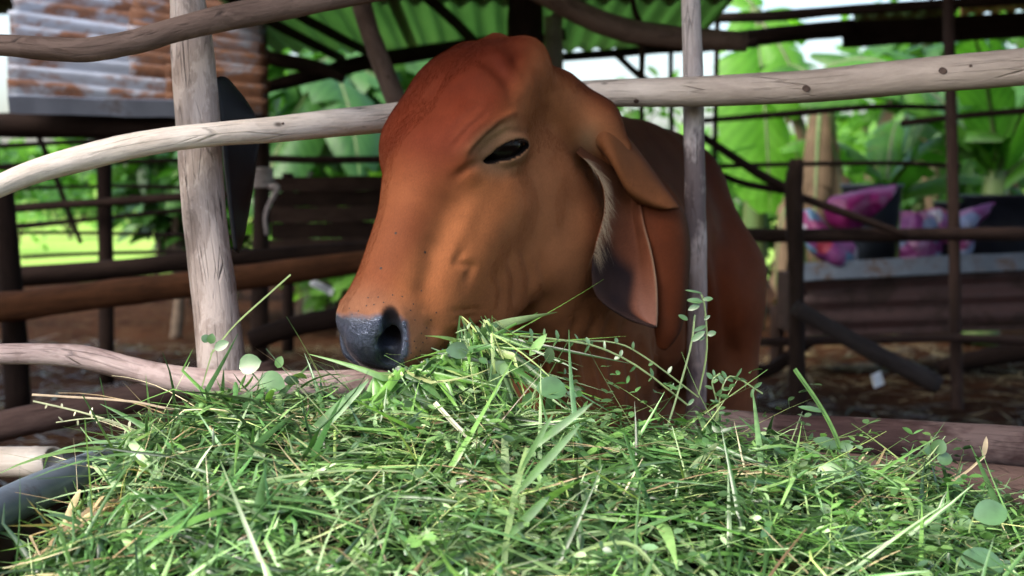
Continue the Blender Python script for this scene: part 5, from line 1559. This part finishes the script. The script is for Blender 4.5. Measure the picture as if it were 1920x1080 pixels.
sprig('grass_shoot', [(395, 665, 1.60), (440, 610, 1.60), (500, 555, 1.60), (545, 515, 1.60)], .0022, 'long thin grass stalk slanting up before the left post', 'grass shoot', c=(.22, .30, .10))
sprig('grass_shoot', [(360, 790, 1.58), (395, 670, 1.58), (400, 655, 1.58)], .0016, 'short stalk with two leaves at the foot of the left post', 'sprig', leaves=[(395, 645, 1.58, 80, .012, .010), (402, 655, 1.58, 30, .018, .012), (392, 640, 1.58, 140, .010, .010)])
sprig('round_leaf_sprig', [(520, 760, 1.58), (490, 720, 1.58), (465, 690, 1.58)], .0018, 'two round leaves on a stalk right of the left post foot', 'sprig', leaves=[(448, 690, 1.58, 20, .026, .024), (485, 712, 1.58, -10, .030, .026), (520, 690, 1.58, 70, .014, .010)], lc=(.10, .22, .06))
sprig('seed_stalk', [(330, 850, 1.54), (250, 805, 1.54), (160, 775, 1.54), (62, 752, 1.54)], .0020, 'pale grass seed stalk reaching left over the bamboo', 'grass stalk', c=(.40, .42, .24), lc=(.55, .52, .36), auto=9, lsize=.007)
sprig('seed_stalk', [(250, 808, 1.54), (180, 785, 1.54), (105, 792, 1.54)], .0014, 'thin side stalk of seeds below the pale one', 'grass stalk', c=(.40, .42, .24), lc=(.55, .52, .36), auto=6, lsize=.006)
sprig('straw_stem', [(470, 772, 1.56), (330, 768, 1.56), (240, 752, 1.56), (60, 740, 1.56)], .0026, 'long dry straw lying level above the heap at left', 'straw', c=(.44, .33, .22))
sprig('grass_shoot', [(940, 1130, 1.20), (950, 1010, 1.22), (972, 900, 1.25), (990, 840, 1.27)], .0055, 'thick pale green grass shoot in the middle of the heap', 'grass shoot', leaves=[(965, 930, 1.23, 50, .085, .0075), (975, 885, 1.25, 62, .060, .005), (950, 1010, 1.21, 48, .055, .008), (985, 850, 1.26, 40, .075, .007)], c=(.22, .33, .11), lc=(.085, .19, .050))
sprig('bent_grass_shoot', [(1010, 1090, 1.2), (1090, 1035, 1.2), (1180, 1020, 1.2), (1240, 1080, 1.19)], .0038, 'bent yellow green blade at the bottom of the heap', 'grass shoot', c=(.24, .34, .12))
sprig('straw_stem', [(815, 755, 1.48), (880, 820, 1.46), (970, 868, 1.44)], .0048, 'broad pale stem lying below the cow mouth', 'straw', c=(.50, .50, .34))
sprig('broad_leaf', [(548, 855, 1.5), (600, 800, 1.48), (690, 710, 1.5)], .0012, 'broad arching blade left of the hanging mouthful', 'grass shoot', leaves=[(545, 858, 1.48, 47, .115, .014)], lc=(.13, .26, .09))
for (x, y, d, a, L, W, lab) in ((1005, 728, 1.56, 0, .034, .030, 'round bright leaf below the corner of the cow mouth'), (1825, 970, 1.36, 15, .034, .028, 'largest round leaf near the right edge of the heap'),
                                (1800, 1045, 1.30, -8, .044, .026, 'oval leaf below the largest round one'), (1365, 858, 1.55, 5, .020, .017, 'small round leaf above the lower log'), (1560, 1000, 1.35, -10, .05, .024, 'broad bluish leaf lying flat at lower right')):
    root = empty('round_leaf', P(x, y + 10, d)); tag(root, lab, 'leaf', 'sprigs standing out of the grass heap')
    T = Strips(); aa = math.radians(a)
    T.leaf(np.array(P(x, y, d)), np.array((math.cos(aa), 0, math.sin(aa))), np.array((.1, -1, .9)), L, W, np.array((.075, .175, .072)), 12, .18, 1.0)
    T.build('blade', M_GRASS, root, tuple(root.location))
    T = Strips(); stem_path(T, [(x, y, d), (x - 6, y + 14, d), (x - 8, y + 30, d - .01)], .0016, np.array((.2, .3, .1)), 5)
    T.build('stalk', M_GRASS, root, tuple(root.location))
# ================================================================== plants beyond the pen
def banana_leaf(base, dirv, L, W, droop, mat, name, parent, tears=5, seed=0, nt=8, ns=26, tw=0.0):
    r = random.Random(seed)
    d = Vector(dirv).normalized(); side = d.cross(Vector((0, 0, 1))).normalized() if abs(d.z) < .98 else Vector((1, 0, 0))
    side = (Quaternion(d, tw) @ side)
    p = Vector(base); rows = []; step = L / (ns - 1)
    for i in range(ns):
        rows.append((p.copy(), d.copy()))
        ax = d.cross(Vector((0, 0, -1)))
        if ax.length > 1e-4: d = Quaternion(ax.normalized(), droop / ns) @ d
        p = p + d * step
    cuts = [sorted(r.randrange(3, ns - 2) for _ in range(tears)) for _ in (0, 1)]
    V, F, U = [], [], []
    for sgn, ci in ((-1, 0), (1, 1)):
        seg, sag = 0, r.uniform(.1, .5); prev = None
        for i in range(ns):
            t = i / (ns - 1)
            w = W * .5 * max(.02, math.sin(math.pi * min(1, t * .93 + .05)) ** .55)
            rowlist = [(sag,)] if i not in cuts[ci] else [(sag,), (None,)]
            for (sg,) in rowlist:
                if sg is None:
                    sag = r.uniform(.05, .9); sg = sag; new = True
                else: new = False
                q, dd = rows[i]; up = side.cross(dd).normalized()
                if up.z < 0: up = -up
                idx = []
                for j in range(nt + 1):
                    s = j / nt
                    a = .35 - (sg + .35) * s * 1.1
                    pos = q + side * sgn * w * s * math.cos(a * .6) + up * w * s * math.sin(a) * .9 + dd * (w * s * .25)
                    V.append(pos); U.append((t, .5 + sgn * s * .5)); idx.append(len(V) - 1)
                if prev is not None and not new:
                    for j in range(nt): F.append((prev[j], prev[j + 1], idx[j + 1], idx[j]))
                prev = idx
    base = parent.location
    o = mesh_obj(name, [v - base for v in V], F, mat, parent)
    uv = o.data.uv_layers.new(name='UVMap')
    li = np.zeros(len(o.data.loops), np.int32); o.data.loops.foreach_get('vertex_index', li)
    uv.data.foreach_set('uv', np.array(U, np.float32)[li].ravel())
    pr = [(*rows[i][0], .016 * (1 - .8 * i / ns)) for i in range(0, ns, 3)]
    v, f, g = tube_geo(pr, 16, 6, seed, .02)
    rib = mesh_obj('midrib', [Vector(x) - base for x in v], f, M_STEM, None); rib.parent = o
    return o

def banana_plant(px, d, h, label, leaves, r=.09, seed=0, lean=0.0, dry=3, mat=M_BANANA):
    """leaves: (azimuth deg, elevation deg, length, width, droop)"""
    x = (px - 960) / FOCAL_PX * d; base = Vector((x, d, 0))
    root = empty('banana_plant', base); tag(root, label, 'banana plant', 'banana plants behind the pen')
    top = base + Vector((lean, 0, h))
    pole('stem', [(*base, r * 1.15), (*(base.lerp(top, .5) + Vector((.02, 0, 0))), r), (*top, r * .62)], M_STEM, nseg=18, nring=14, bumpy=.08, parent=root)
    for k, (az, el, L, W, dr) in enumerate(leaves):
        a, e = math.radians(az), math.radians(el)
        banana_leaf(top + Vector((0, 0, -.05 * (k % 3))), (math.sin(a) * math.cos(e), -math.cos(a) * math.cos(e), math.sin(e)), L, W, dr, mat, 'leaf', root, 8 + k % 5, seed * 31 + k, 6, 30, random.Random(seed + k).uniform(-.5, .5))
    rr = random.Random(seed)
    for k in range(dry):
        a = rr.uniform(0, 6.28)
        banana_leaf(top + Vector((0, 0, -.15 - .1 * k)), (math.sin(a) * .5, -math.cos(a) * .5, -.5), h * rr.uniform(.45, .7), .16, .9, M_DRYLEAF, 'dry_leaf', root, 7, seed * 17 + k, 4, 16)
random.seed(5)
banana_plant(1410, 8.4, 1.9, 'banana plant with the big bright hanging leaf right of the slim pole', [(5, -62, 1.25, .58, .35), (40, -35, .7, .45, .8), (150, 40, .8, .4, 1.5), (-150, 45, .8, .4, 1.4)], seed=1, dry=1, r=.07, mat=M_BANANA_L)
banana_plant(1535, 8.0, 1.5, 'banana plant with a tan green stem behind the stump post', [(50, 30, .8, .35, 1.8), (110, 45, .9, .4, 1.6), (-150, 50, .8, .4, 1.6)], r=.10, seed=2, dry=5)
banana_plant(1660, 8.3, .85, 'low banana plant behind the magenta sack', [(-60, 55, .9, .3, 1.4), (30, 60, 1.0, .32, 1.4), (80, 45, .9, .3, 1.5), (160, 60, 1.0, .3, 1.2)], r=.07, seed=3, dry=5)
banana_plant(1838, 7.8, .95, 'banana plant fanning pale green stalks behind the slim upright', [(-30, 70, 1.3, .35, 1.1), (25, 72, 1.4, .38, 1.0), (70, 55, 1.3, .36, 1.4), (-80, 58, 1.3, .36, 1.4), (-110, 70, 1.3, .35, 1.2), (140, 60, 1.2, .3, 1.2)], r=.10, seed=4, lean=.08, dry=2)
banana_plant(1960, 9.0, 1.6, 'banana plant at the right edge', [(-60, 25, 1.5, .45, 1.7), (-100, 40, 1.5, .4, 1.7), (20, 40, 1.5, .45, 1.6), (-30, 5, 1.4, .5, 1.3)], r=.11, seed=5, dry=4, mat=M_BANANA_D)
banana_plant(1720, 10.5, 2.0, 'tall banana plant far behind the sacks', [(-70, 0, 1.0, .45, 1.2), (60, 10, 1.4, .5, 1.5), (0, -20, 1.2, .5, .8), (140, 40, 1.5, .5, 1.6)], r=.12, seed=6, dry=3, mat=M_BANANA_D)
banana_plant(600, 8.6, 1.6, 'banana plant with torn greyish leaves left of the cow forehead', [(60, 0, 1.3, .45, 1.3), (20, 10, 1.3, .42, 1.5), (-50, 5, 1.4, .45, 1.5), (100, 25, 1.5, .45, 1.5), (-110, 30, 1.5, .4, 1.5), (-20, -30, 1.1, .45, .6)], r=.10, seed=7, dry=1, mat=M_BANANA_D)
banana_plant(720, 9.6, 1.5, 'banana plant just behind the cow forehead', [(-60, 5, 1.4, .45, 1.4), (-10, -20, 1.2, .5, .8), (60, 20, 1.4, .45, 1.6), (150, 40, 1.4, .4, 1.5)], r=.10, seed=8, dry=1)

def leafy(px, d, z0, z1, rx, ry, n, ls, mat, label, name='shrub', cat='shrub', group='shrubs beyond the pen', seed=0, trunk=.03, elong=2.2, kind=None, gap=.30):
    """shrub or tree: limbs, then leaves in clumps hung through the crown"""
    r = np.random.default_rng(seed); x = (px - 960) / FOCAL_PX * d
    base = Vector((x, d, 0)); root = empty(name, base); tag(root, label, cat, group, kind)
    V, F, G = [], [], []; off = 0
    cl = []
    for k in range(int(9 + 3 * rx)):
        a = r.uniform(0, 2 * math.pi); q = r.random() ** .5
        tip = np.array((x + math.cos(a) * rx * q, d + math.sin(a) * ry * q, z0 + (z1 - z0) * r.uniform(.08, .95)))
        cl.append(tip)
        fork = np.array((x, d, z0 * r.uniform(.3, .9))) + np.array((r.normal(0, .05), r.normal(0, .05), 0))
        midp = (fork + tip) / 2 + np.array((0, 0, .12 * (z1 - z0)))
        v, f, g = tube_geo([(*fork, trunk * .5), (*midp, trunk * .35), (*tip, trunk * .12)], 7, 5, k, .1)
        V += v; F += [tuple(i + off for i in t) for t in f]; off += len(v)
    v, f, g = tube_geo([(x, d, -.05, trunk * 1.3), (x + .03, d, z0 * .6, trunk), (x, d, z0 + .3 * (z1 - z0), trunk * .5)], 9, 8, 99, .1)
    V += v; F += [tuple(i + off for i in t) for t in f]
    o = mesh_obj('trunk', [Vector(q) - base for q in V], F, M_TRUNK); o.parent = root
    cl = np.array(cl); m = len(cl)
    S = Strips(); rad = gap * max(rx, (z1 - z0) * .5) + .05
    own = r.integers(m, size=n)
    pos = cl[own] + r.normal(0, 1, (n, 3)) * np.array((rad, rad * .8, rad * .6)) * .6
    for i in range(n):
        dv = r.normal(0, 1, 3) * np.array((1, 1, .5)) + np.array((0, 0, -.35)); nv = np.array((0, 0, 1.)) + r.normal(0, .55, 3)
        L = ls * r.uniform(.6, 1.3)
        S.leaf(pos[i], dv, nv, L, L / elong, np.array((.5, .5, .5)), 4, .15)
    c = S.build('crown', mat, root, tuple(base)); c['kind'] = 'stuff'
    return root
M_TRUNK = plain('shrub_bark', (.10, .075, .055), .9, .1, 25, .4)
leafy(560, 9.2, .5, 1.9, .75, .5, 1500, .22, M_BUSH, 'dark green large leaved shrub behind the roped post', seed=1, elong=2.6)
leafy(325, 8.2, .45, 1.2, .22, .25, 260, .24, M_BUSH, 'green shrub just left of the left post', seed=2, elong=3.2)
leafy(640, 8.2, .3, 1.0, .5, .3, 600, .17, M_BUSH_L, 'light green shrub behind the plank wall', seed=3)
leafy(780, 10.5, .6, 2.0, .6, .5, 900, .17, M_BUSH_L, 'light green shrub behind the cow head', seed=4)
leafy(440, 11.0, .6, 2.3, .9, .6, 1500, .2, M_BUSH, 'tall dark shrub behind the rubber flap', seed=5, elong=2.4)
leafy(1130, 11.5, .5, 1.75, .45, .4, 380, .13, M_BUSH_L, 'loose light shrub behind the gap right of the cow poll', seed=6, gap=.35)
leafy(1420, 9.6, .25, .95, .7, .4, 900, .16, M_BUSH, 'dark low shrub under the bright banana leaf', seed=7)
leafy(1620, 11.0, .4, 1.25, .6, .5, 700, .16, M_BUSH_L, 'light green shrub between the banana stems', seed=8)
leafy(1900, 10.6, .4, 1.7, .9, .5, 1200, .18, M_BUSH, 'green shrub behind the right banana plants', seed=9)
leafy(1310, 12.5, .4, 1.1, .5, .5, 400, .14, M_BUSH_L, 'sparse light shrub behind the slim pole', seed=10, gap=.36)
leafy(-20, 13.0, .7, 1.15, .5, .4, 350, .13, M_BUSH_L, 'pale green shrub at the left edge beyond the fence', seed=11)
leafy(130, 24.0, .25, .75, 1.0, .5, 420, .16, M_BUSH, 'low dark bush out in the bright field at left', seed=21)
leafy(250, 30.0, .3, 1.0, 1.2, .6, 420, .2, M_BUSH_L, 'pale bush farther out in the field beside the left post', seed=22)
leafy(20, 19.0, .2, .55, .7, .4, 300, .12, M_BUSH_L, 'small bush in the field at the left edge', seed=23)
tr = 'trees along the field edge'
for k, (px, d, z1, rx) in enumerate(((-250, 40, 4.0, 3.2), (30, 46, 1.9, 1.8), (230, 50, 2.6, 1.8), (480, 44, 6.0, 4.2), (690, 48, 5.0, 3.2), (960, 42, 2.2, 3), (1180, 46, 1.9, 3.0), (1420, 44, 2.2, 3), (1700, 48, 3.2, 2.8), (1880, 42, 6.5, 4.4), (2150, 40, 7, 4.5))):
    leafy(px, d, 1.2, z1, rx, 2.0, 1100, .75, M_BUSH_L if k % 2 else M_BUSH, ('tree of the field edge, number %d' % k), 'tree', 'tree', tr, 40 + k, .18, 1.9)
for o_, lab in zip([o for o in COL.objects if o.get('category') == 'tree'], (
        'tree beyond the field outside the left edge', 'low pale tree over the bright field at far left', 'tree on the field edge left of the left post', 'tree far behind the left post', 'tree far behind the plank wall',
        'tree far behind the cow head', 'low tree far behind the cow poll gap', 'tree far behind the slim pole', 'tree far behind the banana stems', 'tree far behind the slim upright', 'tree beyond the field outside the right edge')):
    o_['label'] = lab

# litter on the floor of the pen
def litter():
    S = Strips(); r = np.random.default_rng(3)
    for i in range(5200):
        y = 2.6 + 5.2 * r.random() ** .8; x = r.uniform(-1, 1) * (.45 * y + .3)
        a = r.uniform(0, 6.28); d = np.array((math.cos(a), math.sin(a), r.uniform(-.05, .35)))
        c = np.array([(.085, .062, .034), (.045, .03, .017), (.125, .095, .055), (.035, .055, .015), (.025, .016, .010)][r.integers(5)])
        if x > .6 and r.random() < .45: c = np.array((.26, .20, .10)) * r.uniform(.5, 1.2)
        S.blade(np.array((x, y, .045 * mnoise.fractal(Vector((x * .9, y * .9, 0)), 1, 2, 4) + .006)), d, r.uniform(.06, .22), r.uniform(.004, .014), c, c, r.uniform(0, .6), 4)
    o = S.build('floor_litter', M_GRASS)
    tag(o, 'straw and dry grass strewn over the pen floor', 'straw', None, 'stuff')
litter()
